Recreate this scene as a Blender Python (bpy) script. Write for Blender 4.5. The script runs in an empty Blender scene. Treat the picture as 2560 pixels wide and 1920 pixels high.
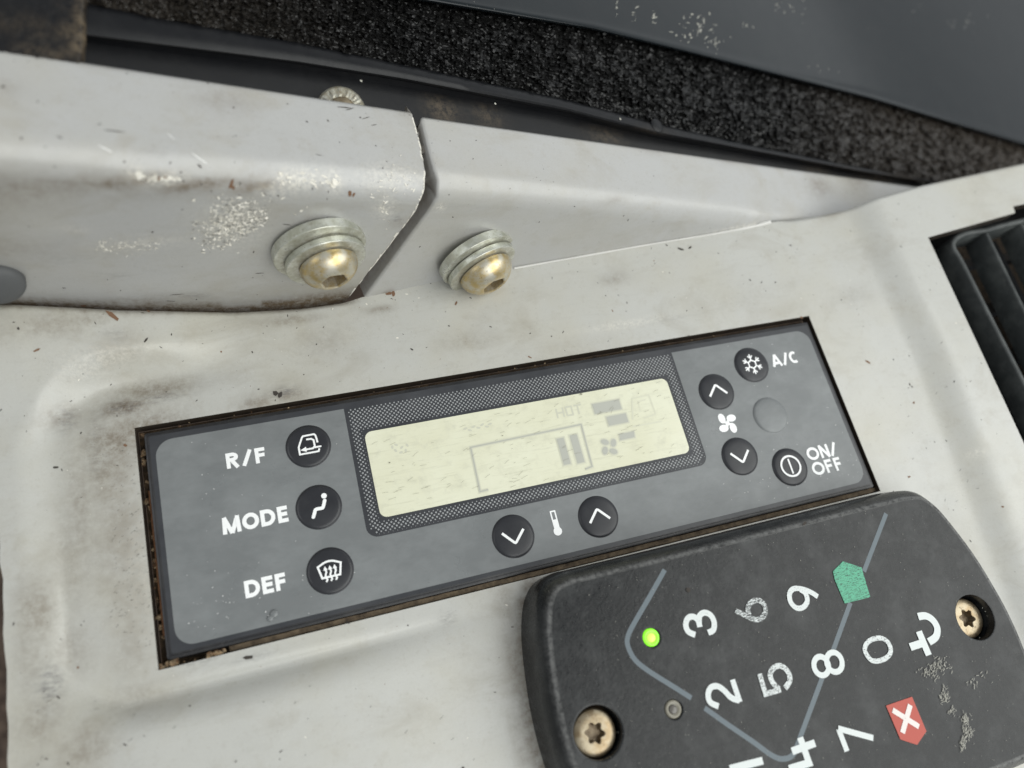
import bpy, bmesh, math, random
import numpy as np
from mathutils import Matrix, Vector
from mathutils.geometry import tessellate_polygon

random.seed(7)
RNG = np.random.default_rng(11)
SC = bpy.context.scene
COL = SC.collection
MM = 0.001

# ------------------------------------------------------------------ camera
FPX = 1878.77                                   # focal length in pixels of the 2560 px wide photograph
RC = np.array([[0.9489487, -0.24539817, 0.19818201],
               [-0.1643461, -0.9209238, -0.35339738],
               [0.2692336, 0.30278555, -0.91423967]])
CAM = np.array([-54.59168667, -37.16288197, 177.70515067])     # millimetres from the middle of the climate panel
cd = bpy.data.cameras.new('camera')
cd.sensor_width = 36.0
cd.lens = FPX / 2560 * 36
cd.clip_start = 0.005
cd.clip_end = 20
cd.dof.use_dof = True
cd.dof.focus_distance = 0.186
cd.dof.aperture_fstop = 9.0
cam = bpy.data.objects.new('camera', cd)
COL.objects.link(cam)
mw = Matrix.Identity(4)
for i in range(3):
    mw[i][0] = RC[0][i]; mw[i][1] = -RC[1][i]; mw[i][2] = -RC[2][i]; mw[i][3] = CAM[i] * MM
cam.matrix_world = mw
SC.camera = cam

# ------------------------------------------------------------------ light: daylight through the cab windows
SC.view_settings.view_transform = 'Standard'
SC.view_settings.look = 'None'
SC.view_settings.exposure = 0.0
SC.view_settings.gamma = 1.0
W = bpy.data.worlds.new('World'); SC.world = W; W.use_nodes = True
bg = W.node_tree.nodes['Background']
bg.inputs[0].default_value = (0.93, 0.97, 1.0, 1)
bg.inputs[1].default_value = 0.38

def area(name, direction, dist, sx, sy, power, col, target=(0, 10, 0)):
    l = bpy.data.lights.new(name, 'AREA'); l.shape = 'RECTANGLE'
    l.size = sx; l.size_y = sy; l.energy = power; l.color = col
    o = bpy.data.objects.new(name, l); COL.objects.link(o)
    d = Vector(direction).normalized(); t = Vector(target) * MM
    o.location = t + d * dist
    o.rotation_euler = d.to_track_quat('Z', 'Y').to_euler()
    return o
area('window_light', (0.50, -0.42, 0.76), 0.85, 1.35, 0.8, 9.8, (0.985, 1.0, 0.965), (10, -25, 0))
area('windscreen_light', (0.78, 0.52, 0.34), 1.3, 1.3, 0.55, 1.4, (0.95, 0.985, 1.0))
area('door_window_light', (-0.9, 0.25, 0.75), 1.2, 0.8, 0.5, 2.0, (0.97, 0.99, 1.0))

# ------------------------------------------------------------------ projection used to read positions off the photograph
S = 2560 / 2212                                  # display pixels -> photograph pixels
def ray(dx, dy):
    return RC.T @ np.array([(dx * S - 1280) / FPX, (dy * S - 960) / FPX, 1.0])
def at(dx, dy, z=0.0):
    d = ray(dx, dy); return CAM + d * (z - CAM[2]) / d[2]
def at_plane(dx, dy, p, n):
    d = ray(dx, dy); return CAM + d * (np.dot(n, np.asarray(p) - CAM) / np.dot(n, d))
def pix(P):
    Y = np.asarray(P, float) @ RC.T + np.array(RC @ -CAM)
    return np.stack([(1280 + FPX * Y[..., 0] / Y[..., 2]) / S, (960 + FPX * Y[..., 1] / Y[..., 2]) / S], -1)
def crop(ox, oy, k):                              # points read in an enlarged crop -> display pixels
    return lambda x, y: ((ox + x * k) / S, (oy + y * k) / S)
def sstep(a, b, x):
    t = np.clip((np.asarray(x, float) - a) / (b - a), 0, 1); return t * t * (3 - 2 * t)

# ------------------------------------------------------------------ node helpers
def new_mat(name, base=(0.5, 0.5, 0.5), rough=0.5, metal=0.0, spec=0.5, coat=0.0, coat_rough=0.1):
    m = bpy.data.materials.new(name); m.use_nodes = True
    nt = m.node_tree; b = nt.nodes['Principled BSDF']
    b.inputs['Base Color'].default_value = (*base, 1)
    b.inputs['Roughness'].default_value = rough
    b.inputs['Metallic'].default_value = metal
    b.inputs['Specular IOR Level'].default_value = spec
    b.inputs['Coat Weight'].default_value = coat
    b.inputs['Coat Roughness'].default_value = coat_rough
    return m
class G:
    """small wrapper: every call adds a node and wires its inputs"""
    def __init__(s, m):
        s.nt = m.node_tree; s.b = s.nt.nodes['Principled BSDF']; s.tc = s.add('ShaderNodeTexCoord')
    def add(s, t, **kw):
        n = s.nt.nodes.new(t)
        for k, v in kw.items(): setattr(n, k, v)
        return n
    def put(s, sock, v):
        if hasattr(v, 'is_linked') or hasattr(v, 'links'): s.nt.links.new(v, sock)
        elif isinstance(v, tuple) and len(v) == 3 and sock.type == 'RGBA': sock.default_value = (*v, 1)
        else: sock.default_value = v
    def mm(s, scale=(1, 1, 1), rot=(0, 0, 0)):
        n = s.add('ShaderNodeMapping'); s.nt.links.new(s.tc.outputs['Object'], n.inputs[0])
        n.inputs['Scale'].default_value = tuple(1000 * c for c in scale); n.inputs['Rotation'].default_value = rot
        return n.outputs[0]
    def noise(s, scale, vec=None, detail=3, rough=0.55, dist=0.0):
        n = s.add('ShaderNodeTexNoise'); n.inputs['Scale'].default_value = scale
        n.inputs['Detail'].default_value = detail; n.inputs['Roughness'].default_value = rough
        n.inputs['Distortion'].default_value = dist
        s.nt.links.new(vec if vec is not None else s.mm(), n.inputs['Vector']); return n.outputs['Fac']
    def ramp(s, v, a, b, lo=0.0, hi=1.0):
        n = s.add('ShaderNodeMapRange'); n.clamp = True
        s.put(n.inputs[0], v); n.inputs[1].default_value = a; n.inputs[2].default_value = b
        n.inputs[3].default_value = lo; n.inputs[4].default_value = hi; return n.outputs[0]
    def math(s, op, a, b=0.0, clamp=False):
        n = s.add('ShaderNodeMath', operation=op, use_clamp=clamp); s.put(n.inputs[0], a); s.put(n.inputs[1], b); return n.outputs[0]
    def mix(s, f, a, b):
        n = s.add('ShaderNodeMix', data_type='RGBA'); s.put(n.inputs[0], f); s.put(n.inputs[6], a); s.put(n.inputs[7], b); return n.outputs[2]
    def attr(s, name, kind='GEOMETRY'):
        n = s.add('ShaderNodeAttribute', attribute_type=kind, attribute_name=name); return n.outputs['Fac']
    def bump(s, h, strength=0.2, dist=0.0002):
        n = s.add('ShaderNodeBump'); n.inputs['Strength'].default_value = strength; n.inputs['Distance'].default_value = dist
        s.put(n.inputs['Height'], h); s.nt.links.new(n.outputs[0], s.b.inputs['Normal']); return n
    def col(s, v): s.put(s.b.inputs['Base Color'], v)
    def rough(s, v): s.put(s.b.inputs['Roughness'], v)

# grey cab plastic: yellowed patches, grime where the 'dirt' attribute says, dark rubs ('mark'), pale scrapes and painted highlights ('pale')
def plastic(name, base):
    m = new_mat(name, base, 0.42, spec=0.6, coat=0.6, coat_rough=0.24); g = G(m)
    cloud = g.noise(0.035, detail=4)
    c = g.mix(g.ramp(cloud, 0.42, 0.72, 0, 0.8), base, (base[0] * 0.95, base[1] * 0.915, base[2] * 0.82))
    smear = g.noise(0.045, g.mm((1, 1.7, 1.7), (0, 0, 0.35)), detail=7, rough=0.68, dist=0.6)
    c = g.mix(g.ramp(smear, 0.52, 0.76, 0, 0.50), c, (0.315, 0.285, 0.225))
    blot = g.noise(0.16, detail=6, rough=0.7)
    c = g.mix(g.ramp(blot, 0.55, 0.80, 0, 0.36), c, (0.33, 0.29, 0.215))
    wipe = g.noise(0.16, g.mm((0.30, 2.2, 2.2), (0, 0, 0.55)), detail=7, rough=0.75, dist=0.3)
    c = g.mix(g.ramp(wipe, 0.54, 0.74, 0, 0.20), c, (0.30, 0.285, 0.25))
    fine = g.noise(0.9, detail=6, rough=0.7)
    c = g.mix(g.ramp(fine, 0.57, 0.80, 0, 0.40), c, (0.27, 0.235, 0.175))
    grain = g.noise(3.0, detail=3, rough=0.7)
    c = g.mix(g.ramp(grain, 0.35, 0.70, 0, 0.16), c, (base[0] * 0.6, base[1] * 0.6, base[2] * 0.58))
    streak = g.noise(0.6, g.mm((0.12, 1.7, 1.7), (0, 0, 0.5)), detail=5, rough=0.75)
    c = g.mix(g.ramp(streak, 0.64, 0.74, 0, 0.18), c, (0.23, 0.22, 0.20))
    d = g.math('MULTIPLY', g.attr('dirt'), g.ramp(g.noise(0.55, detail=7, rough=0.78), 0.30, 0.60, 0.15, 1.2), True)
    c = g.mix(d, c, (0.135, 0.098, 0.058))
    k = g.math('MULTIPLY', g.attr('mark'), g.ramp(g.noise(0.9, g.mm((0.5, 1.5, 1.5), (0, 0, 0.4)), detail=5, rough=0.8), 0.42, 0.62, 0.05, 1.0), True)
    c = g.mix(k, c, (0.12, 0.115, 0.115))
    p = g.math('MULTIPLY', g.attr('pale'), g.ramp(g.noise(1.1, detail=5, rough=0.8), 0.42, 0.60), True)
    c = g.mix(p, c, (0.74, 0.71, 0.63))
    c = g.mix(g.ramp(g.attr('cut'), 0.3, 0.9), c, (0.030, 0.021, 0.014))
    g.col(c)
    r = g.ramp(g.noise(0.25, detail=4), 0.3, 0.7, 0.36, 0.55)
    g.rough(g.math('ADD', r, g.math('MULTIPLY', d, 0.35), True))
    h = g.math('ADD', g.math('MULTIPLY', g.noise(2.2, detail=2), 0.35), g.math('MULTIPLY', g.noise(0.12, detail=2), 2.0))
    h = g.math('ADD', h, g.math('MULTIPLY', p, 0.9))
    g.bump(h, 0.22, 0.00025)
    return m
M = {}
M['grey'] = plastic('grey_plastic', (0.505, 0.503, 0.470))
M['cover'] = plastic('cover_plastic', (0.435, 0.434, 0.424))

def black_plastic(name, base, r0, r1, dust=0.25, grain=1.6, bstr=0.15, spec=0.5, dustcol=(0.10, 0.098, 0.092), lo=0.45, hi=0.72, sc=0.12):
    m = new_mat(name, base, r0, spec=spec); g = G(m)
    n1 = g.noise(sc, detail=7, rough=0.7); n2 = g.noise(0.8, detail=5, rough=0.75)
    c = g.mix(g.ramp(n1, lo, hi, 0, dust), base, dustcol)
    c = g.mix(g.ramp(n2, 0.60, 0.78, 0, dust * 0.9), c, (dustcol[0] * 1.3, dustcol[1] * 1.25, dustcol[2] * 1.2))
    d = g.math('MULTIPLY', g.attr('dirt'), g.ramp(g.noise(0.5, detail=6, rough=0.8), 0.38, 0.66, 0.0, 1.2), True)
    c = g.mix(d, c, (0.15, 0.115, 0.075))
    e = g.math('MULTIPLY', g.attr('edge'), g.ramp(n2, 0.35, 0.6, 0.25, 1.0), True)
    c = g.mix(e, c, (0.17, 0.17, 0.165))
    g.col(c); g.rough(g.ramp(n2, 0.3, 0.7, r0, r1))
    g.bump(g.noise(grain, detail=3), bstr, 0.0002)
    return m
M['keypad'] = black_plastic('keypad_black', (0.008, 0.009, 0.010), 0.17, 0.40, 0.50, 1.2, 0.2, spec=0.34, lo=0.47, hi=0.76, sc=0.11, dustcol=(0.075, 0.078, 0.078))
M['rail'] = black_plastic('rail_black', (0.006, 0.0065, 0.008), 0.34, 0.46, 0.06, 1.0, 0.04, spec=0.3)
M['dash'] = black_plastic('dash_black', (0.009, 0.0125, 0.015), 0.12, 0.20, 0.05, 0.6, 0.02, spec=0.26)
M['vent'] = black_plastic('vent_black', (0.038, 0.043, 0.043), 0.40, 0.55, 0.7, 2.0, 0.08, dustcol=(0.12, 0.13, 0.125))
M['housing'] = black_plastic('housing_black', (0.016, 0.016, 0.018), 0.3, 0.45, 0.25, 2.0, 0.06)
M['rubber'] = black_plastic('plug_rubber', (0.085, 0.088, 0.09), 0.55, 0.7, 0.2, 2.0, 0.06)

# printed film of the climate panel
def film(name, base, haze):
    m = new_mat(name, base, 0.3, spec=0.5); g = G(m)
    n = g.noise(0.07, g.mm((1, 1.6, 1), (0, 0, 0.3)), detail=6, rough=0.7)
    c = g.mix(g.ramp(n, 0.40, 0.75, 0, haze), base, tuple(min(1, b * 1.5 + 0.05) for b in base))
    rub = g.noise(0.6, g.mm((0.35, 2.2, 1), (0, 0, 0.25)), detail=5, rough=0.75)
    c = g.mix(g.ramp(rub, 0.58, 0.74, 0, 0.22), c, tuple(b * 0.6 for b in base))
    g.col(c)
    g.rough(g.ramp(g.noise(0.15, detail=4), 0.3, 0.7, 0.26, 0.44))
    g.bump(g.noise(0.06, detail=2), 0.15, 0.001)
    return m
M['film_dark'] = film('film_dark', (0.034, 0.036, 0.041), 0.30)
M['film_grey'] = film('film_grey', (0.172, 0.182, 0.184), 0.45)
M['button'] = film('button_dark', (0.019, 0.020, 0.024), 0.20)
M['button_grey'] = film('button_grey', (0.172, 0.182, 0.184), 0.4)
M['print'] = new_mat('print_white', (0.93, 0.94, 0.935), 0.45)
M['dots'] = new_mat('print_dots', (0.34, 0.35, 0.355), 0.45)

def lcd():
    base = (0.765, 0.765, 0.60)
    m = new_mat('lcd_face', base, 0.34, spec=0.4, coat=0.5, coat_rough=0.12); g = G(m)
    n = g.noise(0.06, detail=5, rough=0.65)
    c = g.mix(g.ramp(n, 0.38, 0.68, 0, 0.75), base, (0.70, 0.69, 0.51))
    sc = g.noise(0.9, g.mm((0.22, 2.4, 1), (0, 0, 0.22)), detail=5, rough=0.8)
    c = g.mix(g.ramp(sc, 0.60, 0.72, 0, 0.40), c, (0.42, 0.41, 0.28))
    bl = g.noise(0.25, detail=6, rough=0.7)
    c = g.mix(g.ramp(bl, 0.52, 0.76, 0, 0.5), c, (0.52, 0.515, 0.41)); fs = g.noise(0.5, g.mm((0.16, 2.0, 1), (0, 0, 0.2)), detail=7, rough=0.8); c = g.mix(g.ramp(fs, 0.53, 0.70, 0, 0.45), c, (0.47, 0.46, 0.34))
    g.col(c); g.bump(sc, 0.08, 0.0002); return m
M['lcd'] = lcd()
M['seg_halo'] = new_mat('lcd_segment_halo', (0.67, 0.668, 0.53), 0.36, spec=0.4)
M['seg'] = new_mat('lcd_segment', (0.47, 0.475, 0.42), 0.36, spec=0.4)
M['seg_soft'] = new_mat('lcd_segment_edge', (0.60, 0.60, 0.49), 0.36, spec=0.4)

# worn printing on the keypad: the object property 'wear' says how much has rubbed off
def worn(name, colour, under=(0.03, 0.031, 0.033)):
    m = new_mat(name, colour, 0.5); g = G(m)
    a = g.noise(1.5, g.mm((0.7, 2.6, 1), (0, 0, 0.5)), detail=5, rough=0.75)
    b = g.noise(3.5, detail=4, rough=0.7)
    h = g.math('ADD', g.math('MULTIPLY', a, 0.55), g.math('MULTIPLY', b, 0.45))
    w = g.attr('wear', 'OBJECT')
    f = g.math('MULTIPLY', g.math('SUBTRACT', g.math('ADD', g.math('MULTIPLY', w, 0.36), 0.32), h), 14.0, True)
    g.col(g.mix(f, colour, under)); return m
M['ink_white'] = worn('ink_white', (0.70, 0.74, 0.73))
M['ink_line'] = worn('ink_line', (0.125, 0.155, 0.175))
M['ink_red'] = worn('ink_red', (0.46, 0.075, 0.05), (0.30, 0.06, 0.045))
M['ink_green'] = worn('ink_green', (0.10, 0.42, 0.26), (0.02, 0.06, 0.045))
M['ink_cross'] = worn('ink_cross', (0.80, 0.74, 0.70), (0.42, 0.09, 0.06))

def metal(name, base, tint, rough, spot=(0.10, 0.075, 0.045), amt=0.6, met=0.9):
    m = new_mat(name, base, rough, metal=0.9); g = G(m)
    n = g.noise(0.35, detail=5, rough=0.65)
    c = g.mix(g.ramp(n, 0.40, 0.62), base, tint)
    s = g.noise(1.1, detail=6, rough=0.75)
    f = g.ramp(s, 0.58, 0.70, 0, amt)
    c = g.mix(f, c, spot)
    d = g.attr('dirt'); c = g.mix(g.math('MULTIPLY', d, g.ramp(s, 0.3, 0.6, 0.4, 1.0), True), c, spot)
    g.col(c); g.rough(g.math('ADD', g.ramp(n, 0.3, 0.7, rough - 0.06, rough + 0.12), g.math('MULTIPLY', f, 0.3), True))
    g.put(g.b.inputs['Metallic'], g.math('SUBTRACT', met, g.math('MULTIPLY', g.math('ADD', f, d), 0.6), True))
    g.bump(s, 0.12, 0.0003); return m
M['zinc'] = metal('zinc_washer', (0.74, 0.76, 0.70), (0.54, 0.55, 0.46), 0.30, (0.20, 0.16, 0.10), amt=0.7, met=0.85)
M['brass'] = metal('yellow_zinc', (0.56, 0.43, 0.20), (0.58, 0.55, 0.46), 0.33, (0.16, 0.105, 0.045), amt=0.85, met=0.8)
M['rust'] = metal('rusty_screw', (0.29, 0.22, 0.135), (0.42, 0.36, 0.26), 0.32, (0.11, 0.07, 0.035), 0.95)

M['speck'] = new_mat('dirt_speck', (0.045, 0.038, 0.032), 0.8)
M['brown_speck'] = new_mat('brown_speck', (0.19, 0.105, 0.06), 0.85)
def crumb_mat():
    m = new_mat('dry_mud', (0.2, 0.14, 0.08), 0.9); g = G(m)
    n = g.noise(0.35, detail=3, rough=0.7); q = g.noise(1.6, detail=3)
    c = g.mix(g.ramp(n, 0.42, 0.60), (0.045, 0.028, 0.016), (0.34, 0.26, 0.16)); g.col(g.mix(g.ramp(q, 0.4, 0.7, 0, .7), c, (0.16, 0.07, 0.025))); return m
M['crumb'] = crumb_mat()
M['flake'] = new_mat('torn_plastic', (0.78, 0.75, 0.67), 0.6)
M['lcd_scratch'] = new_mat('display_scratch', (0.27, 0.26, 0.19), 0.5)
M['gouge'] = new_mat('scraped_plastic', (0.235, 0.225, 0.205), 0.7)
M['seam'] = new_mat('seam_plastic', (0.66, 0.65, 0.62), 0.45)
M['dust'] = new_mat('pale_dust', (0.42, 0.41, 0.36), 0.8)
M['scratch'] = new_mat('bright_scratch', (0.80, 0.80, 0.78), 0.35)

def foam_mat():
    m = new_mat('foam_black', (0.005, 0.005, 0.005), 0.34, spec=0.34); g = G(m)
    n = g.noise(1.2, detail=4, rough=0.8)
    c = g.mix(g.ramp(n, 0.55, 0.75, 0, 0.5), (0.006, 0.006, 0.006), (0.035, 0.033, 0.028))
    c = g.mix(g.math('MULTIPLY', g.attr('dirt'), g.ramp(n, 0.3, 0.7, 0.3, 1.0), True), c, (0.135, 0.11, 0.085))
    g.col(c); return m
M['foam'] = foam_mat()
def floor_mat():
    m = new_mat('cab_floor', (0.05, 0.032, 0.022), 0.9); g = G(m)
    n = g.noise(0.15, detail=6, rough=0.7)
    g.col(g.mix(g.ramp(n, 0.35, 0.7), (0.030, 0.018, 0.013), (0.16, 0.115, 0.085))); return m
M['floor'] = floor_mat()
def gap_mat():
    m = new_mat('gap_grime', (0.06, 0.035, 0.02), 0.9); g = G(m)
    n = g.noise(0.5, detail=5, rough=0.75)
    g.col(g.mix(g.ramp(n, 0.35, 0.7), (0.022, 0.015, 0.009), (0.13, 0.085, 0.045))); g.bump(n, 0.4, 0.001); return m
M['grime'] = gap_mat()
def noisy(name, a, b, sc):
    m = new_mat(name, a, 0.85); g = G(m); n = g.noise(sc, detail=6, rough=0.75); g.col(g.mix(g.ramp(n, 0.35, 0.65), a, b)); g.bump(n, 0.3, 0.0005); return m
M['gasket'] = noisy('gasket_foam', (0.060, 0.042, 0.026), (0.20, 0.150, 0.095), 0.5)
M['rust_strip'] = noisy('rust_strip', (0.10, 0.040, 0.015), (0.26, 0.12, 0.05), 0.4)
led_on = new_mat('led_green', (0.2, 0.7, 0.05), 0.25)
led_on.node_tree.nodes['Principled BSDF'].inputs['Emission Color'].default_value = (0.30, 1.0, 0.03, 1)
led_on.node_tree.nodes['Principled BSDF'].inputs['Emission Strength'].default_value = 0.75
M['led_on'] = led_on
led_core = new_mat('led_core', (0.4, 0.9, 0.1), 0.3)
led_core.node_tree.nodes['Principled BSDF'].inputs['Emission Color'].default_value = (0.55, 1.0, 0.12, 1)
led_core.node_tree.nodes['Principled BSDF'].inputs['Emission Strength'].default_value = 1.0
M['led_core'] = led_core
M['led_off'] = new_mat('led_clear', (0.23, 0.215, 0.17), 0.25)
M['led_off_core'] = new_mat('led_clear_core', (0.15, 0.14, 0.125), 0.2)

# ------------------------------------------------------------------ object helpers (all coordinates in millimetres)
def base_of(parent):
    p = np.zeros(3)
    while parent is not None:
        p += np.array(parent.location) / MM; parent = parent.parent
    return p
def link(name, me, parent=None, loc=None):
    o = bpy.data.objects.new(name, me); COL.objects.link(o)
    if parent is not None: o.parent = parent
    if loc is not None: o.location = Vector(loc) * MM
    return o
def mesh(name, V, F, mat, smooth=False, attrs=None):
    me = bpy.data.meshes.new(name)
    me.from_pydata((np.asarray(V, float) * MM).tolist(), [], [list(map(int, f)) for f in F])
    if mat is not None: me.materials.append(M[mat])
    if smooth: me.polygons.foreach_set('use_smooth', [True] * len(me.polygons))
    for k, v in (attrs or {}).items():
        a = me.attributes.new(k, 'FLOAT', 'POINT'); a.data.foreach_set('value', np.asarray(v, np.float32))
    me.update(); return me
def obj(name, V, F, mat, parent=None, smooth=False, attrs=None, label=None, kind=None):
    V = np.asarray(V, float) - base_of(parent)
    o = link(name, mesh(name, V, F, mat, smooth, attrs), parent)
    if label: o['label'] = label
    if kind: o['kind'] = kind
    return o
def tag(o, label, cat, group=None):
    o['label'] = label; o['category'] = cat
    if group: o['group'] = group
    return o
def thing(name, label, cat, loc, group=None):
    o = bpy.data.objects.new(name, None); COL.objects.link(o); o.location = Vector(loc) * MM
    o.empty_display_size = 0.005
    return tag(o, label, cat, group)
def gridfaces(nu, nv, closed=False):
    a = np.arange(nu * nv).reshape(nu, nv)
    i = a[:-1, :-1].ravel(); j = a[1:, :-1].ravel(); k = a[1:, 1:].ravel(); l = a[:-1, 1:].ravel()
    F = np.stack([i, j, k, l], 1)
    if closed:
        F = np.vstack([F, np.stack([a[:-1, -1], a[1:, -1], a[1:, 0], a[:-1, 0]], 1)])
    return F
class MB:
    def __init__(s): s.V = []; s.F = []
    def add(s, V, F):
        n = len(s.V); s.V += [tuple(v) for v in V]; s.F += [tuple(int(i) + n for i in f) for f in F]; return s
def frame_of(n, xdir=(1, 0, 0)):
    n = np.asarray(n, float); n = n / np.linalg.norm(n)
    x = np.asarray(xdir, float); x = x - n * (x @ n); x /= np.linalg.norm(x)
    return np.stack([x, np.cross(n, x), n], 0)     # rows
def rrect(x0, x1, y0, y1, r, n=6, corners=(1, 1, 1, 1)):   # bl br tr tl
    out = []
    for (cx, cy, a0, on) in ((x0, y0, 180, corners[0]), (x1, y0, 270, corners[1]), (x1, y1, 0, corners[2]), (x0, y1, 90, corners[3])):
        rr = r if on else 0
        if rr == 0: out.append((cx, cy)); continue
        ox = cx + (rr if cx == x0 else -rr); oy = cy + (rr if cy == y0 else -rr)
        for k in range(n + 1):
            a = math.radians(a0 + 90 * k / n); out.append((ox + rr * math.cos(a), oy + rr * math.sin(a)))
    return out
def plate(name, loops, z, mat, parent, label=None, kind=None):
    """flat printed area bounded by loops[0] with holes loops[1:]"""
    L = [[Vector((p[0], p[1], 0)) for p in l] for l in loops]
    V = [(p[0], p[1], z) for l in loops for p in l]
    return obj(name, V, [orient(V, t) for t in tessellate_polygon(L)], mat, parent, label=label, kind=kind)
def orient(V, t):
    a, b, c = (np.array(V[i]) for i in t)
    return t if np.cross(b - a, c - a)[2] > 0 else t[::-1]
def smooth_line(P, n=5, closed=False):
    P = [np.asarray(p, float) for p in P]; out = []; N = len(P)
    for i in range(N if closed else N - 1):
        p0 = P[(i - 1) % N] if closed or i > 0 else P[0]; p1 = P[i]; p2 = P[(i + 1) % N]
        p3 = P[(i + 2) % N] if closed or i + 2 < N else P[-1]
        for k in range(n):
            t = k / n
            out.append(0.5 * ((2 * p1) + (-p0 + p2) * t + (2 * p0 - 5 * p1 + 4 * p2 - p3) * t * t + (-p0 + 3 * p1 - 3 * p2 + p3) * t ** 3))
    if not closed: out.append(P[-1])
    return [tuple(p) for p in out]
ZUP = [0]; ZSTEP = [0.012]
def stroke(mb, P, w, z, closed=False):
    """flat line of width w with mitred corners; every stroke sits 6 micrometres above the one before it"""
    ZUP[0] = (ZUP[0] + 1) % 8; z = z + ZUP[0] * ZSTEP[0]
    P = [np.asarray(p, float)[:2] for p in P]; P = [p for i, p in enumerate(P) if i == 0 or np.linalg.norm(p - P[i - 1]) > 1e-4]; N = len(P); V = []
    for i in range(N):
        a = P[i - 1] if (i > 0 or closed) else None; b = P[(i + 1) % N] if (i < N - 1 or closed) else None
        t1 = (P[i] - a) / max(1e-9, np.linalg.norm(P[i] - a)) if a is not None else None
        t2 = (b - P[i]) / max(1e-9, np.linalg.norm(b - P[i])) if b is not None else None
        if t1 is None: t1 = t2
        if t2 is None: t2 = t1
        n1 = np.array([-t1[1], t1[0]]); n2 = np.array([-t2[1], t2[0]]); m = n1 + n2
        m = m / max(1e-6, np.linalg.norm(m)); s = min(1.8, 1 / max(0.3, m @ n1))
        V += [(*(P[i] + m * w / 2 * s), z + i * .0006), (*(P[i] - m * w / 2 * s), z + i * .0006)]
    F = [(2 * i, 2 * i + 1, 2 * i + 3, 2 * i + 2) for i in range(N - 1)]
    if closed: F.append((2 * N - 2, 2 * N - 1, 1, 0))
    mb.add(V, F); return mb
def disc(mb, c, r, z, n=16, ry=None, rot=0.0):
    ZUP[0] = (ZUP[0] + 1) % 8; z = z + ZUP[0] * ZSTEP[0]
    ry = ry or r; ca, sa = math.cos(rot), math.sin(rot); V = []
    for k in range(n):
        a = 2 * math.pi * k / n; x, y = r * math.cos(a), ry * math.sin(a)
        V.append((c[0] + x * ca - y * sa, c[1] + x * sa + y * ca, z))
    mb.add(V, [tuple(range(n))])
def poly(mb, P, z):
    ZUP[0] = (ZUP[0] + 1) % 8; z = z + ZUP[0] * ZSTEP[0]
    V = [(p[0], p[1], z) for p in P]
    mb.add(V, [orient(V, t) for t in tessellate_polygon([[Vector(v) for v in V]])])
def lathe(prof, n=32, fr=np.eye(3), c=(0, 0, 0), cap=True):
    """prof: (radius, height) pairs from the rim up"""
    V = []; F = []
    for r, h in prof:
        for k in range(n):
            a = 2 * math.pi * k / n
            V.append(np.asarray(c) + np.array([r * math.cos(a), r * math.sin(a), h]) @ fr)
    for i in range(len(prof) - 1):
        for k in range(n):
            F.append((i * n + k, i * n + (k + 1) % n, (i + 1) * n + (k + 1) % n, (i + 1) * n + k))
    if cap: F.append(tuple((len(prof) - 1) * n + k for k in range(n)))
    return V, F
def sharpen(o, ang=35):
    """edges steeper than ang stay crisp under smooth shading"""
    me = o.data; bm = bmesh.new(); bm.from_mesh(me)
    for e in bm.edges:
        if len(e.link_faces) == 2 and e.calc_face_angle(0) > math.radians(ang): e.smooth = False
    for f in bm.faces: f.smooth = True
    bm.to_mesh(me); bm.free(); return o

# stains on a surface: list of (display pixel x, y, radius along x, radius across, strength), found on the surface itself
def stains(V, lst):
    out = np.zeros(len(V)); q = pix(V)
    for (dx, dy, rx, ry, s) in lst:
        i = np.argmin((q[:, 0] - dx) ** 2 + (q[:, 1] - dy) ** 2); d = V - V[i]
        e = (d[:, 0] / rx) ** 2 + (d[:, 1] ** 2 + d[:, 2] ** 2) / ry ** 2
        out = np.maximum(out, s * np.exp(-e))
    return np.clip(out, 0, 1)
def stain_line(V, P, r, s):
    """grime along a line of display pixels"""
    out = np.zeros(len(V)); q = pix(V)
    P = np.array(P, float)
    n = int(max(2, np.sum(np.linalg.norm(np.diff(P, axis=0), axis=1)) / 12)); t = np.linspace(0, len(P) - 1, n)
    for tt in t:
        k = min(int(tt), len(P) - 2); p = P[k] + (P[k + 1] - P[k]) * (tt - k)
        i = np.argmin((q[:, 0] - p[0]) ** 2 + (q[:, 1] - p[1]) ** 2); d = V - V[i]
        out = np.maximum(out, s * (0.55 + 0.45 * RNG.random()) * np.exp(-(d ** 2).sum(1) / r ** 2))
    return np.clip(out, 0, 1)
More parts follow.
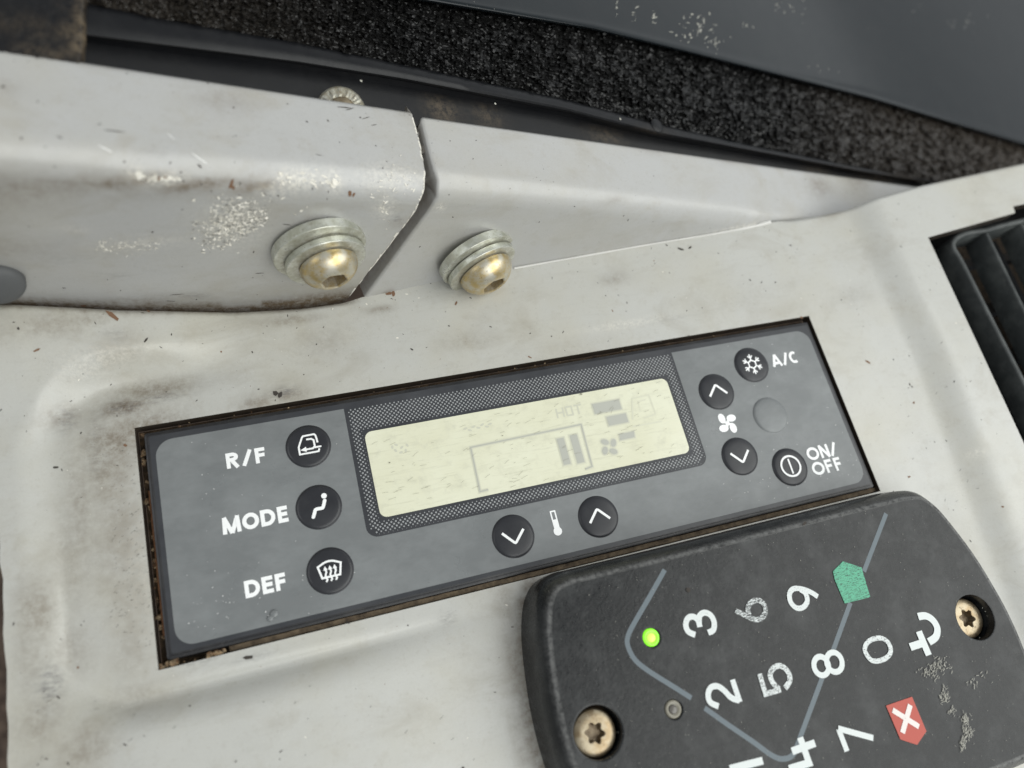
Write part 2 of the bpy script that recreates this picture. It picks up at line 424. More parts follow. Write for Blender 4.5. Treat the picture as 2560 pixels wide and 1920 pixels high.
def specks(name, o, n, rmin, rmax, mat, parent, pixels=None, stretch=(1, 2.2), lift=0.04, spread=None, tilt=0.0, ang=None, spin=0.35):
    """scattered specks lying on the surface of mesh object o, one joined part"""
    me = o.data; nv = len(me.vertices); P = np.empty(nv * 3); me.vertices.foreach_get('co', P); P = P.reshape(-1, 3) / MM + base_of(o)
    N = np.empty(nv * 3); me.vertices.foreach_get('normal', N); N = N.reshape(-1, 3); q = pix(P)
    N = N * np.sign(((CAM - P) * N).sum(1))[:, None]           # the side that faces into the cab
    vis = (q[:, 0] > -60) & (q[:, 0] < 2270) & (q[:, 1] > -60) & (q[:, 1] < 1720) & (((CAM - P) * N).sum(1) > 15)
    if pixels is None:
        idx = RNG.choice(np.nonzero(vis)[0], n); off = (RNG.random((n, 2)) - 0.5) * 1.0
        size = rmin + (rmax - rmin) * RNG.random(n) ** 4
    else:
        idx = []; off = []; size = []; spot = []
        vi = np.nonzero(vis)[0]; qv = q[vi]
        for (dx, dy, r) in pixels:
            k = vi[np.argmin((qv[:, 0] - dx) ** 2 + (qv[:, 1] - dy) ** 2)]
            h = at_plane(dx, dy, P[k], N[k])
            if np.linalg.norm(h - P[k]) > 3.0: continue
            idx.append(k); off.append((0, 0)); size.append(r); spot.append(h)
        idx = np.array(idx); off = np.array(off)
    mb = MB()
    if pixels is None: spot = P[idx]
    for i, of, r, Pi in zip(idx, off, size, spot):
        fr = frame_of(N[i] + RNG.normal(0, 1, 3) * tilt, (1, 0, 0)); a = RNG.random() * math.pi if ang is None else ang + RNG.normal(0, spin)
        st = stretch[0] + (stretch[1] - stretch[0]) * RNG.random(); k = RNG.integers(5, 8); V = []
        for j in range(k):
            t = 2 * math.pi * j / k; rr = r * (0.65 + 0.5 * RNG.random())
            x, y = rr * st * math.cos(t), rr / math.sqrt(st) * math.sin(t)
            V.append(Pi + np.array([x * math.cos(a) - y * math.sin(a) + of[0], x * math.sin(a) + y * math.cos(a) + of[1], lift]) @ fr)
        mb.add(V, [tuple(range(k))])
    return obj(name, mb.V, mb.F, mat, parent, kind='stuff')
def add_skirt(o, drop, attr='dirt', val=0.8, cut=False):
    """thickness: every open edge is drawn down by drop"""
    me = o.data; bm = bmesh.new(); bm.from_mesh(me); lay = bm.verts.layers.float.get(attr)
    be = [e for e in bm.edges if e.is_boundary]
    for e in be: e.smooth = False
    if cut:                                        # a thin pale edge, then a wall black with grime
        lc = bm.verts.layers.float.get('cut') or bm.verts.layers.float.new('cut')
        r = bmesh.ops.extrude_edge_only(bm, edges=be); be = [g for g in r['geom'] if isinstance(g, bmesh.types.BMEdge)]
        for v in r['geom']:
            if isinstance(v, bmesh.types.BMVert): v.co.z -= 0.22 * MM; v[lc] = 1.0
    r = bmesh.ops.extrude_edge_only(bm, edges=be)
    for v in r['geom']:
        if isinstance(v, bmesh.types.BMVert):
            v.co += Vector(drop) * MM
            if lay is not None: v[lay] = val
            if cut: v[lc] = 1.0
    for f in bm.faces: f.smooth = True
    bmesh.ops.recalc_face_normals(bm, faces=bm.faces[:]); bm.to_mesh(me); bm.free(); return o

# ================================================================== SETTING
fl = mesh('cab_floor', [(-1500, -1500, -320), (3500, -1500, -320), (3500, 3500, -320), (-1500, 3500, -320)], [(0, 1, 2, 3)], 'floor')
flo = link('floor', fl); flo['kind'] = 'structure'

# ================================================================== CONSOLE
Z_LIP_X = np.array([-200, -112, -91, -67, -40, 94, 300.])
Z_LIP = np.array([13, 10.5, 6.0, 2.0, 0, 0, 0.])
YB_X = np.array([-160] + [at(*p)[0] for p in ((790, 640), (950, 605), (1110, 575), (1400, 525), (1680, 478), (1850, 442), (1980, 404), (2212, 352))] + [260])
BOT = [at(0, 657, 10.5), at(130, 664, 8.2), at(260, 671, 6), at(500, 671, 2.3), at(640, 664, 1.0), at(760, 648, 0)]
yb_pts = [at(790, 640), at(950, 605), at(1110, 575), at(1400, 525), at(1680, 478), at(1850, 442, 3.0), at(1980, 404, 3.5), at(2212, 352, 4)]
XS = [-150] + [p[0] for p in BOT] + [p[0] for p in yb_pts] + [260]
YS = [BOT[0][1] + 3] + [p[1] for p in BOT] + [p[1] for p in yb_pts] + [yb_pts[-1][1] + 7]
def yback(x): return np.interp(x, XS, YS)
def zcon(x, y):
    x = np.asarray(x, float); y = np.asarray(y, float)
    # sunken pocket round the climate panel, right side
    xr = np.interp(y, [-120, -50.5, 8.3, 51.8], [111.5, 118.2, 123.0, 121.8])
    z = 4.6 * (0.35 * sstep(-17, 4, x - xr) + 0.65 * sstep(-5, 8, x - xr))
    # groove round the left, top and bottom of the display plateau, outer side higher
    r = 9.0; x0, y0, y1 = -99.5 + r, -29.6 + r, 32.5 - r
    qx = np.maximum(x0 - x, 0); qy = np.maximum(np.maximum(y0 - y, y - y1), 0)
    d = np.sqrt(qx ** 2 + qy ** 2) - r
    left = qx / np.maximum(1e-6, np.sqrt(qx ** 2 + qy ** 2)); left = left ** 2
    up = sstep(-20, 20, y)
    wi = (5.5 * up + 2.6 * (1 - up)) * (1 - left) + 9.0 * left; wo = (7.5 * up + 8.0 * (1 - up)) * (1 - left) + 8.0 * left
    inner = sstep(0, 1, d / wi); t = np.clip((d - wi * 0.98) / wo, 0, 1)
    outer = up * (t * t * (3 - 2 * t)) + (1 - up) * (1 - (1 - t) ** 2.4)
    fade = up * (1 - sstep(-92, -60, x)) + (1 - up) * (1 - sstep(-78, -14, x))
    z = z + (-(1.3 * up + 1.5 * (1 - up)) * (1 - .5 * left) * inner + ((4.8 * up + 5.2 * (1 - up)) * (1 - left) + 2.5 * left) * outer) * fade
    # the back left corner climbs towards the side cover
    zl = np.interp(x, Z_LIP_X, Z_LIP)
    yy = np.interp(x, XS, YS)
    climb = sstep(0, 1, (y - 33) / np.maximum(5, yy - 33)) * sstep(-30, -55, x)
    z = z + np.maximum(0, zl - 2.5 * fade * up) * climb
    # back edge rolls over
    z = z - 1.0 * np.clip((y - (yy - 1.6)) / 1.6, 0, 1) ** 2 * (1 - sstep(-42, -35, x) * (1 - sstep(92, 100, x)))
    return z
cx = np.concatenate([np.linspace(-119, -91.9, 34), np.linspace(-91.9, 91.1, 170)[1:], np.linspace(91.1, 200, 108)[1:], np.linspace(200, 250, 26)[1:]])
ry_lo = np.concatenate([np.linspace(-135, -26.7, 106), np.linspace(-26.7, 26.8, 46)[1:]])
tt = np.concatenate([np.linspace(0, 0.93, 44)[1:], np.linspace(0.93, 1, 8)[1:]])
X = np.empty((len(cx), len(ry_lo) + len(tt))); Y = X.copy()
for i, x in enumerate(cx):
    X[i] = x; yb = yback(x)
    Y[i] = np.concatenate([ry_lo, 26.8 + tt * (yb - 26.8)])
X[0] += 0.35 * np.interp(np.arange(X.shape[1]), np.arange(0, X.shape[1], 3), RNG.normal(0, 0.6, len(range(0, X.shape[1], 3))))
# opening for the air vent
VH = [at(2002, 515, 4), at(2190, 462, 4), at(2185, 448, 4), at(2330, 418, 4), at(2420, 1400, 4), at(2212, 967, 4)]
VH = np.array(VH)[:, :2]
def seg_closest(p, A, B):
    t = np.clip(((p - A) * (B - A)).sum(-1) / ((B - A) ** 2).sum(-1), 0, 1); return A + (B - A) * t[..., None]
def inside(px, py, Q):
    c = np.zeros(px.shape, bool); n = len(Q)
    for i in range(n):
        (ax, ay), (bx, by) = Q[i], Q[(i + 1) % n]
        hit = ((ay > py) != (by > py)) & (px < (bx - ax) * (py - ay) / (by - ay + 1e-12) + ax); c ^= hit
    return c
pts = np.stack([X, Y], -1); best = np.full(X.shape, 1e9); tgt = pts.copy()
for i in range(len(VH)):
    q = seg_closest(pts, VH[i], VH[(i + 1) % len(VH)]); dd = np.linalg.norm(q - pts, axis=-1)
    m_ = dd < best; best[m_] = dd[m_]; tgt[m_] = q[m_]
snap = best < 0.56
X[snap] = tgt[snap][:, 0]; Y[snap] = tgt[snap][:, 1]
P3 = np.stack([X, Y, zcon(X, Y)], -1)
F = gridfaces(*X.shape); V = P3.reshape(-1, 3)
cen = V[F].mean(1)
hole = (cen[:, 0] > -91.9) & (cen[:, 0] < 91.1) & (cen[:, 1] > -26.7) & (cen[:, 1] < 26.8)
hole |= inside(cen[:, 0], cen[:, 1], VH)
F = F[~hole]
used = np.unique(F); remap = -np.ones(len(V), int); remap[used] = np.arange(len(used)); V = V[used]; F = remap[F]
dirt = stains(V, [(330, 845, 10, 3, .6), (270, 880, 6, 2.2, .9), (310, 925, 10, 4, .65), (255, 950, 8, 5, .7), (235, 1000, 6, 12, .55), (265, 1150, 6, 16, .45), (290, 1300, 6, 14, .4), (130, 900, 5, 3, .45), (170, 1100, 3, 20, .35),
                  (120, 700, 10, 4, .35), (260, 745, 6, 4, .4), (560, 870, 5, 2.2, .55), (620, 855, 5, 2, .5), (150, 1200, 4, 14, .30), (240, 1180, 6, 14, .32),
                  (80, 1330, 4, 7, .5), (90, 1560, 5, 5, .4), (60, 1420, 3, 9, .35), (150, 1400, 5, 6, .35), (290, 1400, 5, 7, .35), (180, 1620, 6, 5, .45), (300, 1500, 8, 4, .3), (1000, 735, 8, 3, .25),
                  (690, 740, 8, 5, .25), (1090, 1300, 3, 6, .35), (1120, 1450, 3, 10, .45), (1130, 1600, 3, 8, .4), (1240, 800, 14, 5, .16),
                  (1330, 600, 5, 2, .35), (820, 668, 4, 1.2, .5), (640, 690, 8, 1.6, .45), (1790, 445, 4, 2.5, .5), (1600, 640, 14, 6, .10), (1840, 640, 6, 3, .2), (200, 690, 4, 2, .4)])
dirt = np.maximum(dirt, stain_line(V, [(20, 660), (260, 675), (600, 670), (760, 645)], 1.4, .55))
dirt = np.maximum(dirt, stain_line(V, [(1150, 1262), (1132, 1330), (1130, 1420), (1140, 1520), (1172, 1655)], 2.2, .75))
mark = stains(V, [(265, 880, 4.5, 1.5, .8), (110, 1475, 2.2, 3.5, .9), (420, 1395, 5, 1.2, .5), (540, 1420, 4, .8, .5), (665, 655, 7, .9, .6), (970, 1330, 2, 1.5, .6),
                  (345, 860, 6, 1.3, .6), (140, 905, 2, 3, .5), (205, 960, 2, 8, .35), (70, 1690, 3, 3, .4), (250, 725, 2, 1.5, .4), (610, 850, 3.5, 1.5, .7), (1450, 690, 8, 1, .25)])
pale = stains(V, [(240, 770, 10, 3, .45), (180, 800, 6, 3, .4), (330, 1230, 5, 18, .3), (1350, 700, 12, 1.2, .5), (2110, 980, 6, 1.0, .7), (1960, 1080, 8, 1, .35)])  # includes a painted highlight along the pocket's upper left rim
consol = thing('console', 'light grey plastic console shell with sunken pocket around the display', 'console', (0, 0, -6))
shell = obj('shell', V, F, 'grey', consol, True, {'dirt': dirt, 'mark': mark, 'pale': pale})
add_skirt(shell, (0, 0, -3.2), cut=True)

# ------------------------------------------------------------------ ridge line shared by the side cover and the console's ridge
def ridgeL(x): return np.array([x, 56.9 + 0.0145 * (x + 95.8), 36.0 - 0.309 * (x + 21.2)])
def ridgeR(x): return np.array([x, 58.2 + 0.0145 * (x + 18), 36.4 - 0.324 * (x + 18)])
RAD = 6.4
def profile(R, B, yb, slope, lip=True):
    """points up the front wall from B, over the rounded ridge R, along the top to depth yb"""
    R = np.asarray(R, float); B = np.asarray(B, float)
    u = (B - R); L = np.linalg.norm(u); u = u / max(1e-6, L)
    v = np.array([0, 1, slope]); v /= np.linalg.norm(v)
    ang = math.acos(np.clip(u @ v, -1, 1)); tl = RAD / math.tan(ang / 2)
    tl = min(tl, 0.9 * L, 0.45 * (yb - R[1]))
    bis = (u + v); bis /= np.linalg.norm(bis); rr = tl * math.tan(ang / 2)
    c = R + bis * rr / math.sin(ang / 2)
    a = R + u * tl; b = R + v * tl
    pts = [B + (a - B) * t for t in np.linspace(0, 1, 26)]
    e1 = (a - c); e2 = (b - c)
    for k in range(1, 12):
        t = k / 12; w = e1 * math.sin((1 - t) * (math.pi - ang)) + e2 * math.sin(t * (math.pi - ang))
        pts.append(c + w / math.sin(math.pi - ang))
    end = R + v * (yb - R[1]) / v[1]
    pts += [b + (end - b) * t for t in np.linspace(0, 1, 18)]
    pts += [end + np.array([0, 0.9, -0.5]), end + np.array([0, 1.3, -2.0]), end + np.array([0, 1.3, -14])]
    return np.array(pts)
NB = 26
# side cover (left of the gap)
bx = np.array([p[0] for p in BOT]); by = np.array([p[1] for p in BOT]); bz = np.array([p[2] for p in BOT])
def botL(x):
    x = min(x, 0.0)
    y = np.interp(x, bx, by) + 0.9; z = np.interp(x, bx, bz)
    return np.array([x, y, z])
def cut_x(tab, fx, line):
    """x of the cut end in every row of the profile: where the row crosses the cut"""
    out = np.empty(tab.shape[1]); ly = np.array([p[1] for p in line], float); lx = np.array([p[0] for p in line], float)
    for j in range(tab.shape[1]):
        q = pix(tab[:, j]); e = q[:, 0] - np.interp(q[:, 1], ly, lx)
        k = np.nonzero((e[:-1] <= 0) & (e[1:] > 0))[0]
        k = k[0] if len(k) else int(np.argmin(np.abs(e[:-1]))); t = np.clip(-e[k] / (e[k + 1] - e[k] + 1e-9), 0, 1)
        out[j] = fx[k] + t * (fx[k + 1] - fx[k])
    out[-3:] = out[-4]; return out
def cover_grid(xs, shape):
    rows = []
    for x in xs:
        B = botL(x) + np.array([0, 0.55, -9.0])
        rows.append(profile(ridgeL(x), B, 77.6, 0.1))
    return np.array(rows)
def end_shift(P, top_x, bot_x):
    """x of the cut end: straight across the top, slanting down the wall"""
    s = np.empty(P.shape[0])
    zt = P[NB - 1, 2]; zb = 0.0
    for j in range(len(s)):
        t = np.clip((zt - P[j, 2]) / (zt - zb), 0, 1.3) if j < NB else 0.0
        s[j] = top_x + (bot_x - top_x) * t
    return s
base = cover_grid([-145, -21.0], None)
xs = np.linspace(0, 1, 120)
P0 = cover_grid([-21.0], None)[0]
CUT_L = [(870, 180), (888, 240), (905, 300), (918, 372), (916, 412), (897, 455), (830, 545), (745, 652), (700, 706), (640, 780)]
fx = np.linspace(-150, 0, 151); tab = cover_grid(fx, None)          # table of profiles, looked up at each x
xe = cut_x(tab, fx, CUT_L)
xe += np.interp(np.arange(len(xe)), np.arange(0, len(xe), 2), RNG.normal(0, 0.10, len(range(0, len(xe), 2))))
GR = np.empty((len(xs), len(P0), 3))
for i, s in enumerate(xs):
    for j in range(len(P0)):
        x = -145 + (xe[j] + 145) * s
        GR[i, j, 0] = x
for j in range(len(P0)):
    GR[:, j, 1] = np.interp(GR[:, j, 0], fx, tab[:, j, 1]); GR[:, j, 2] = np.interp(GR[:, j, 0], fx, tab[:, j, 2])
Vc = GR.reshape(-1, 3)
dirt = stains(Vc, [(20, 420, 14, 6, .30), (280, 388, 14, 1.5, .8), (420, 397, 10, 1.3, .9), (560, 402, 6, 1.4, .9), (480, 400, 20, 2.2, .4), (60, 395, 16, 2.0, .5), (480, 215, 7, 3, .30), (30, 540, 12, 4, .25),
                   (700, 640, 16, 1.8, .5), (870, 480, 3, 2, .3), (300, 645, 14, 1.5, .35), (690, 470, 9, 3, .12), (1030, 215, 4, 2, .3), (15, 185, 3, 2, .25)])
dirt = np.maximum(dirt, stain_line(Vc, [(0, 640), (260, 662), (600, 662), (740, 645)], 1.6, .75))
dirt[Vc[:, 2] < np.interp(Vc[:, 0], bx, bz) - 1.0] = 0.95
mark = stains(Vc, [(345, 330, 4, 1.0, .35), (860, 470, 1.5, 1.5, .7), (760, 232, 3, .8, .6), (250, 600, 8, .8, .4), (430, 640, 10, .7, .5), (150, 560, 6, 2, .25), (640, 585, 5, .6, .5)])
pale = stains(Vc, [(500, 490, 6.5, 8, .5), (300, 532, 8, 2.2, .45), (300, 380, 2, 1.5, .8), (355, 388, 4, 1.6, .9), (640, 385, 6, 2.2, .9), (720, 395, 1.6, 2.4, .9), (600, 405, 5, 2.5, .6), (850, 385, 9, 3, .55), (830, 450, 2.5, 3, .7), (160, 500, 4, 1, .3)])
cover = thing('side_cover', 'light grey plastic side cover with scraped front, cut off at the dark gap', 'cover', (-80, 62, 0))
csh = obj('shell', Vc, gridfaces(len(xs), len(P0))[:, ::-1], 'cover', cover, True, {'dirt': dirt, 'mark': mark, 'pale': pale})
add_skirt(csh, (-0.6, 2.6, -0.8), val=0.75)
# bright chipped rim along the cut
mb = MB()
for j in range(4, len(P0) - 4):
    if RNG.random() < 0.8:
        a = GR[-1, j]; b = GR[-1, j + 1]; w = np.array([-0.25 - 0.55 * RNG.random() ** 2, -0.05, 0.05]); u = np.array([0.06, -0.06, 0.06])
        mb.add([a + u, b + u, b + w + u * .6, a + w * RNG.random() + u * .6], [(0, 1, 2, 3)])
obj('chipped_rim', mb.V, mb.F, 'flake', cover)
# torn flakes on the scraped front
px = []
while len(px) < 640:
    x = RNG.normal(505, 42); y = RNG.normal(488, 34)
    if 400 < x < 585 and 415 < y < 540 and (y - 540) < -(x - 480) * 0.62 + 0 and (x > 455 or y > 470) or RNG.random() < 0.012: px.append((x, y, 0.10 + 0.27 * RNG.random() ** 2))
for _ in range(110): px.append((RNG.uniform(205, 345), RNG.normal(533, 8), 0.08 + 0.14 * RNG.random()))
for _ in range(40): px.append((RNG.uniform(590, 735), RNG.normal(392, 9), 0.12 + 0.4 * RNG.random() ** 2))
for _ in range(26): px.append((RNG.normal(330, 26), RNG.normal(387, 4), 0.15 + 0.3 * RNG.random()))
for _ in range(30): px.append((RNG.normal(860, 30), RNG.normal(400, 22), 0.1 + 0.2 * RNG.random()))
for _ in range(16): px.append((RNG.normal(830, 5), RNG.normal(455, 14), 0.12 + 0.2 * RNG.random()))
specks('torn_flakes', csh, 0, 0, 0, 'flake', cover, px, (1.0, 2.8), 0.08, tilt=0.3, ang=-0.25, spin=0.7)
specks('gouges', csh, 0, 0, 0, 'gouge', cover, [(x + RNG.normal(0, 3), y + RNG.normal(0, 3), r * .8) for x, y, r in px[:520:2]], (1.0, 2.6), 0.05, ang=-0.25, spin=0.6)
specks('torn_shreds', csh, 0, 0, 0, 'flake', cover, [(723, 393, 0.75), (719, 402, 0.5), (300, 379, 0.8), (440, 545, 0.45), (418, 432, .5), (650, 455, .4), (664, 447, .35), (638, 462, .4), (508, 462, .7), (610, 428, .4)], (1, 2), 0.12, tilt=0.3)
specks('dirt_specks', csh, 300, 0.04, 0.26, 'speck', cover)
specks('brown_specks', csh, 0, 0, 0, 'brown_speck', cover, [(756, 418, .55), (764, 420, .45), (500, 397, .6), (502, 404, .5), (345, 385, .5), (360, 386, .5), (180, 660, .6)], (1, 2.2), 0.06)
specks('dark_scratches', csh, 0, 0, 0, 'speck', cover, [(380, 636, .28), (370, 650, .22), (620, 485, .3), (560, 590, .25), (690, 335, .18), (742, 232, .35), (755, 236, .3), (790, 255, .25), (808, 270, .2), (247, 283, .3), (640, 560, .25)], (4, 8), 0.05, ang=0.1)
specks('bright_scratches', csh, 0, 0, 0, 'scratch', cover, [(228, 322, .30), (430, 342, .3), (370, 295, .2)], (4, 7), 0.05, ang=-0.3)

# the console's own ridge, right of the gap
def botR(x):
    y = np.interp(x, [p[0] for p in yb_pts], [p[1] for p in yb_pts]) - 0.35
    return np.array([x, y, -0.4])
XE = 93.0
def ridge_tab(fx):
    rows = []
    for x in fx:
        R = ridgeR(x); yb = np.interp(x, [-20, 180], [75.6, 79.6])
        if R[2] > 3.0: B = botR(x)
        else: B = np.array([x, R[1] - 0.6 - 0.02 * (3 - R[2]), R[2] - 2.8])
        rows.append(profile(R, B, yb, 0.1))
    return np.array(rows)
fxr = np.linspace(-52, 215, 268); tabr = ridge_tab(fxr)
Pr0 = ridge_tab([-18])[0]
xs0 = cut_x(tabr, fxr, [(895, 200), (911, 252), (931, 334), (947, 390), (945, 428), (925, 460), (862, 545), (792, 640), (760, 684)]) + 0.55
st = np.concatenate([[0], np.linspace(0, 1, 150)[1:] ** 1.15]); lipn = 6
GRr = np.empty((len(st) + lipn + 1, len(Pr0), 3))
for j in range(len(Pr0)):
    x = xs0[j] + (200 - xs0[j]) * st
    GRr[lipn + 1:, j, 0] = x
    GRr[lipn + 1:, j, 1] = np.interp(x, fxr, tabr[:, j, 1]); GRr[lipn + 1:, j, 2] = np.interp(x, fxr, tabr[:, j, 2])
tang = np.gradient(GRr[lipn + 1], axis=0); tang /= np.linalg.norm(tang, axis=1)[:, None]
nin = np.cross(np.array([1.0, 0, -0.32]), tang); nin /= np.linalg.norm(nin, axis=1)[:, None]
if nin[5, 1] < 0: nin = -nin                       # into the body
for k in range(lipn):
    a = (k + 1) / lipn * math.pi / 2
    GRr[lipn - k] = GRr[lipn + 1] + np.array([-0.75 * math.sin(a), 0, 0.25 * math.sin(a)]) + nin * (0.8 * (1 - math.cos(a)))
GRr[0] = GRr[1] + nin * 8 + np.array([-0.5, 0, 0])
Vr = GRr.reshape(-1, 3)
dirt = stains(Vr, [(1010, 620, 4, 1.4, .35), (835, 660, 3, 1.2, .6), (1400, 320, 9, 2.2, .28), (1560, 340, 7, 2.0, .35), (1770, 400, 7, 4, .55), (1850, 395, 10, 4, .40), (1330, 430, 8, 1.2, .3), (1100, 350, 10, 3, .2)])
n_in = np.repeat(np.arange(GRr.shape[0]), GRr.shape[1]); dirt[n_in == 0] = 0.9; dirt[n_in == 1] = 0.12; dirt[n_in == 2] = 0.05
pale = stains(Vr, [(950, 445, 1.2, 1.2, .9), (1300, 545, 20, 0.8, .6), (1600, 490, 14, .8, .7)])  # the long thin streaks paint the highlight along the seam
ridge = obj('ridge', Vr, gridfaces(*GRr.shape[:2])[:, ::-1], 'cover', consol, True, {'dirt': dirt, 'mark': dirt * 0, 'pale': pale}, label='raised grey ridge on the right side of the dark gap')
specks('ridge_specks', ridge, 170, 0.06, 0.26, 'speck', consol)
# seam bead where the ridge meets the console, its highlight painted as paler plastic
seam = smooth_line([tuple(at(x, y, 0.3)[:2]) for x, y in ((1110, 577), (1240, 554), (1400, 526), (1540, 503), (1620, 488), (1665, 476))], 8)
mb = MB(); SV = []
for i, p in enumerate(seam):
    w = 0.20 + 0.12 * RNG.random() + 0.35 * sstep(0.6, 1, i / len(seam))
    for k in range(6):
        a = math.pi * k / 5; SV.append((p[0] - 0.15 * math.cos(a) * 0, p[1] - w * math.cos(a) - 0.25, 0.05 + 0.26 * math.sin(a)))
obj('seam_bead', SV, gridfaces(len(seam), 6)[:, ::-1], 'seam', consol, True)
specks('dirt_specks', shell, 900, 0.04, 0.24, 'speck', consol, stretch=(1, 2.6))
specks('pale_specks', shell, 150, 0.06, 0.30, 'flake', consol)
specks('brown_specks', shell, 46, 0.1, 0.5, 'brown_speck', consol)
specks('large_specks', shell, 0, 0, 0, 'speck', consol, [(1707, 530, .35), (1620, 605, .3), (1645, 610, .28), (1675, 610, .25), (1470, 538, .5), (1490, 535, .45), (760, 1222, .4), (790, 1210, .35), (752, 1345, .4), (1000, 1660, .4), (595, 850, .8), (605, 852, .7), (1965, 830, .3), (1970, 835, .25), (450, 1395, .4), (535, 1420, .7), (120, 1010, .4), (1720, 390, .3), (315, 735, .4), (40, 710, .35), (1440, 530, .3), (890, 755, .3), (1740, 705, .3)], (1, 2.4), 0.06)
specks('rust_specks', shell, 0, 0, 0, 'brown_speck', consol, [(243, 682, .8), (235, 684, .5), (840, 634, .7), (850, 633, .6), (80, 756, .4), (270, 962, .4), (985, 655, .4)], (1, 2.4), 0.06)
specks('fine_scratches', shell, 0, 0, 0, 'speck', consol, [(RNG.uniform(80, 1100), RNG.uniform(1450, 1650), .10) for _ in range(16)] + [(RNG.uniform(240, 330), RNG.uniform(960, 1400), .07) for _ in range(150)] + [(RNG.uniform(1900, 2150), RNG.uniform(700, 1100), .12) for _ in range(14)], (3, 7), 0.04, ang=0.5)

# ================================================================== BOLTS
def make_bolt(centre, axis, sc, w1, w2, label):
    t = thing('button_bolt', label, 'bolt', centre, 'yellow zinc button head bolts on two washers')
    fr = frame_of(axis, (1, 0, 0)); c = np.asarray(centre, float)
    def part(name, prof, mat, n=48, off=(0, 0, 0)):
        V, F = lathe(prof, n, fr, c + np.asarray(off, float) @ fr, cap=False)
        d = np.repeat(np.where(np.arange(len(prof)) >= len(prof) - 1, 1.0, np.where(np.arange(len(prof)) == len(prof) - 2, .35, .06)), n)
        return sharpen(obj(name, V, F, mat, t, True, {'dirt': d}), 30)
    T1, T2 = 1.7, 1.9; a1 = T1; a2 = T1 + T2
    part('washer', [(3, -0.6), (w1 - .1, -0.6), (w1, -0.5), (w1, a1 - .12), (w1 - .12, a1), (4, a1 + .03)], 'zinc', 64)
    part('washer', [(4, a1 + .05), (w2 - .6, a1 + .08), (w2 - .5, a1 + .35), (w2, a1 + .4), (w2, a2 - .12), (w2 - .12, a2), (3.5, a2 + .04)], 'zinc', 64, off=(0.75, -2.0, 0))
    r0 = 6.9 * sc; h0 = a2; H = 5.3 * sc; hr = 3.15 * sc; nn = 48
    prof = [(r0 * .93, h0), (r0 * .93, h0 + .3), (r0, h0 + .38), (r0, h0 + .8)]
    for k in range(1, 10):
        a = k / 10 * math.radians(64); prof.append((r0 * math.cos(a), h0 + .8 + (H - .8) * math.sin(a) / math.sin(math.radians(64))))
    c = c + np.array([1.0, -2.1, 0]) @ fr
    V, F = lathe(prof, nn, fr, c, cap=False)
    top = prof[-1]; ring = len(prof) - 1; nV = len(V)
    hexa = []
    def hexr(a): return hr * math.cos(math.pi / 6) / math.cos((a % (math.pi / 3)) - math.pi / 6)
    for lvl, (ex, dz) in enumerate(((0.35, 0.10), (0.0, -0.15), (0.0, -3.0 * sc))):
        for k in range(nn):
            a = 2 * math.pi * k / nn; r = min(hexr(a + 0.25) + ex, top[0] - .05)
            V.append(c + np.array([r * math.cos(a), r * math.sin(a), top[1] + dz]) @ fr)
    for lv in range(3):
        for k in range(nn):
            a0 = (ring * nn if lv == 0 else nV + (lv - 1) * nn); b0 = nV + lv * nn
            F.append((a0 + k, a0 + (k + 1) % nn, b0 + (k + 1) % nn, b0 + k))
    F.append(tuple(nV + 2 * nn + k for k in range(nn)))
    d = np.zeros(len(V)); d[nV + nn:] = 0.35; d[nV + 2 * nn:] = 0.9; d[:nn * 2] = 0.6
    sharpen(obj('bolt_head', V, F, 'brass', t, True, {'dirt': d}), 32)
    return t
wn = np.array([0.083, -0.99, 0.14])
fr_pt = lambda P, dx, dy: P[np.argmin(((pix(P) - np.array([dx, dy])) ** 2).sum(1))]
make_bolt(fr_pt(Vc, 688, 530), (0.13, -0.98, -0.02), 0.98, 10.8, 9.4, 'larger bolt with domed socket head on the scraped side cover, left of the gap')
make_bolt(fr_pt(Vr, 1026, 553), (0.28, -0.95, -0.02), 1.06, 10.4, 9.7, 'smaller bolt with domed socket head right of the dark gap')

# grey rubber plug at the left border
pc = fr_pt(Vc, 6, 600) + np.array([-1.2, -1.0, 0]); fr = frame_of((0.15, -0.95, 0.25))
V, F = lathe([(5.2, -2), (5.2, 1.2), (4.9, 2.0), (4.0, 2.5), (2.0, 2.8), (0.3, 2.85)], 32, fr, pc)
tag(obj('rubber_plug', V, F, 'rubber', None, True), 'dark grey rounded rubber plug at the left end of the side cover', 'plug')

# ================================================================== TRIM RAIL, FOAM, DASH PANEL behind the ridge
QN = np.cross(np.array([1, 0.0145, -0.31]), np.array([0, 1, 0.14])); QN /= np.linalg.norm(QN)
QP = np.array([-57, 81.0, 46.0])
def onq(dx, dy, off=0.0): return at_plane(dx, dy, QP + QN * off, QN)
def line_at(P, x): return np.interp(x, [p[0] for p in P], [p[1] for p in P])
L_low = [(-300, 95), (0, 140), (880, 275), (1400, 340), (1600, 366), (1980, 413), (2300, 445)]           # hidden behind the ridge
L_mid = [(-300, 25), (190, 78), (640, 135), (870, 172), (1220, 240), (1420, 292), (1700, 342), (1860, 372), (2000, 392), (2300, 430)]
L_top = [(-300, -40), (190, 8), (330, 38), (640, 92), (870, 140), (1220, 215), (1420, 268), (1640, 318), (1860, 362), (2000, 388), (2300, 425)]
L_edge = [(-300, -250), (300, -125), (900, -2), (1280, 62), (1500, 116), (1880, 212), (2212, 312), (2900, 520)]
xs_ = np.linspace(-80, 2050, 110); prof = []
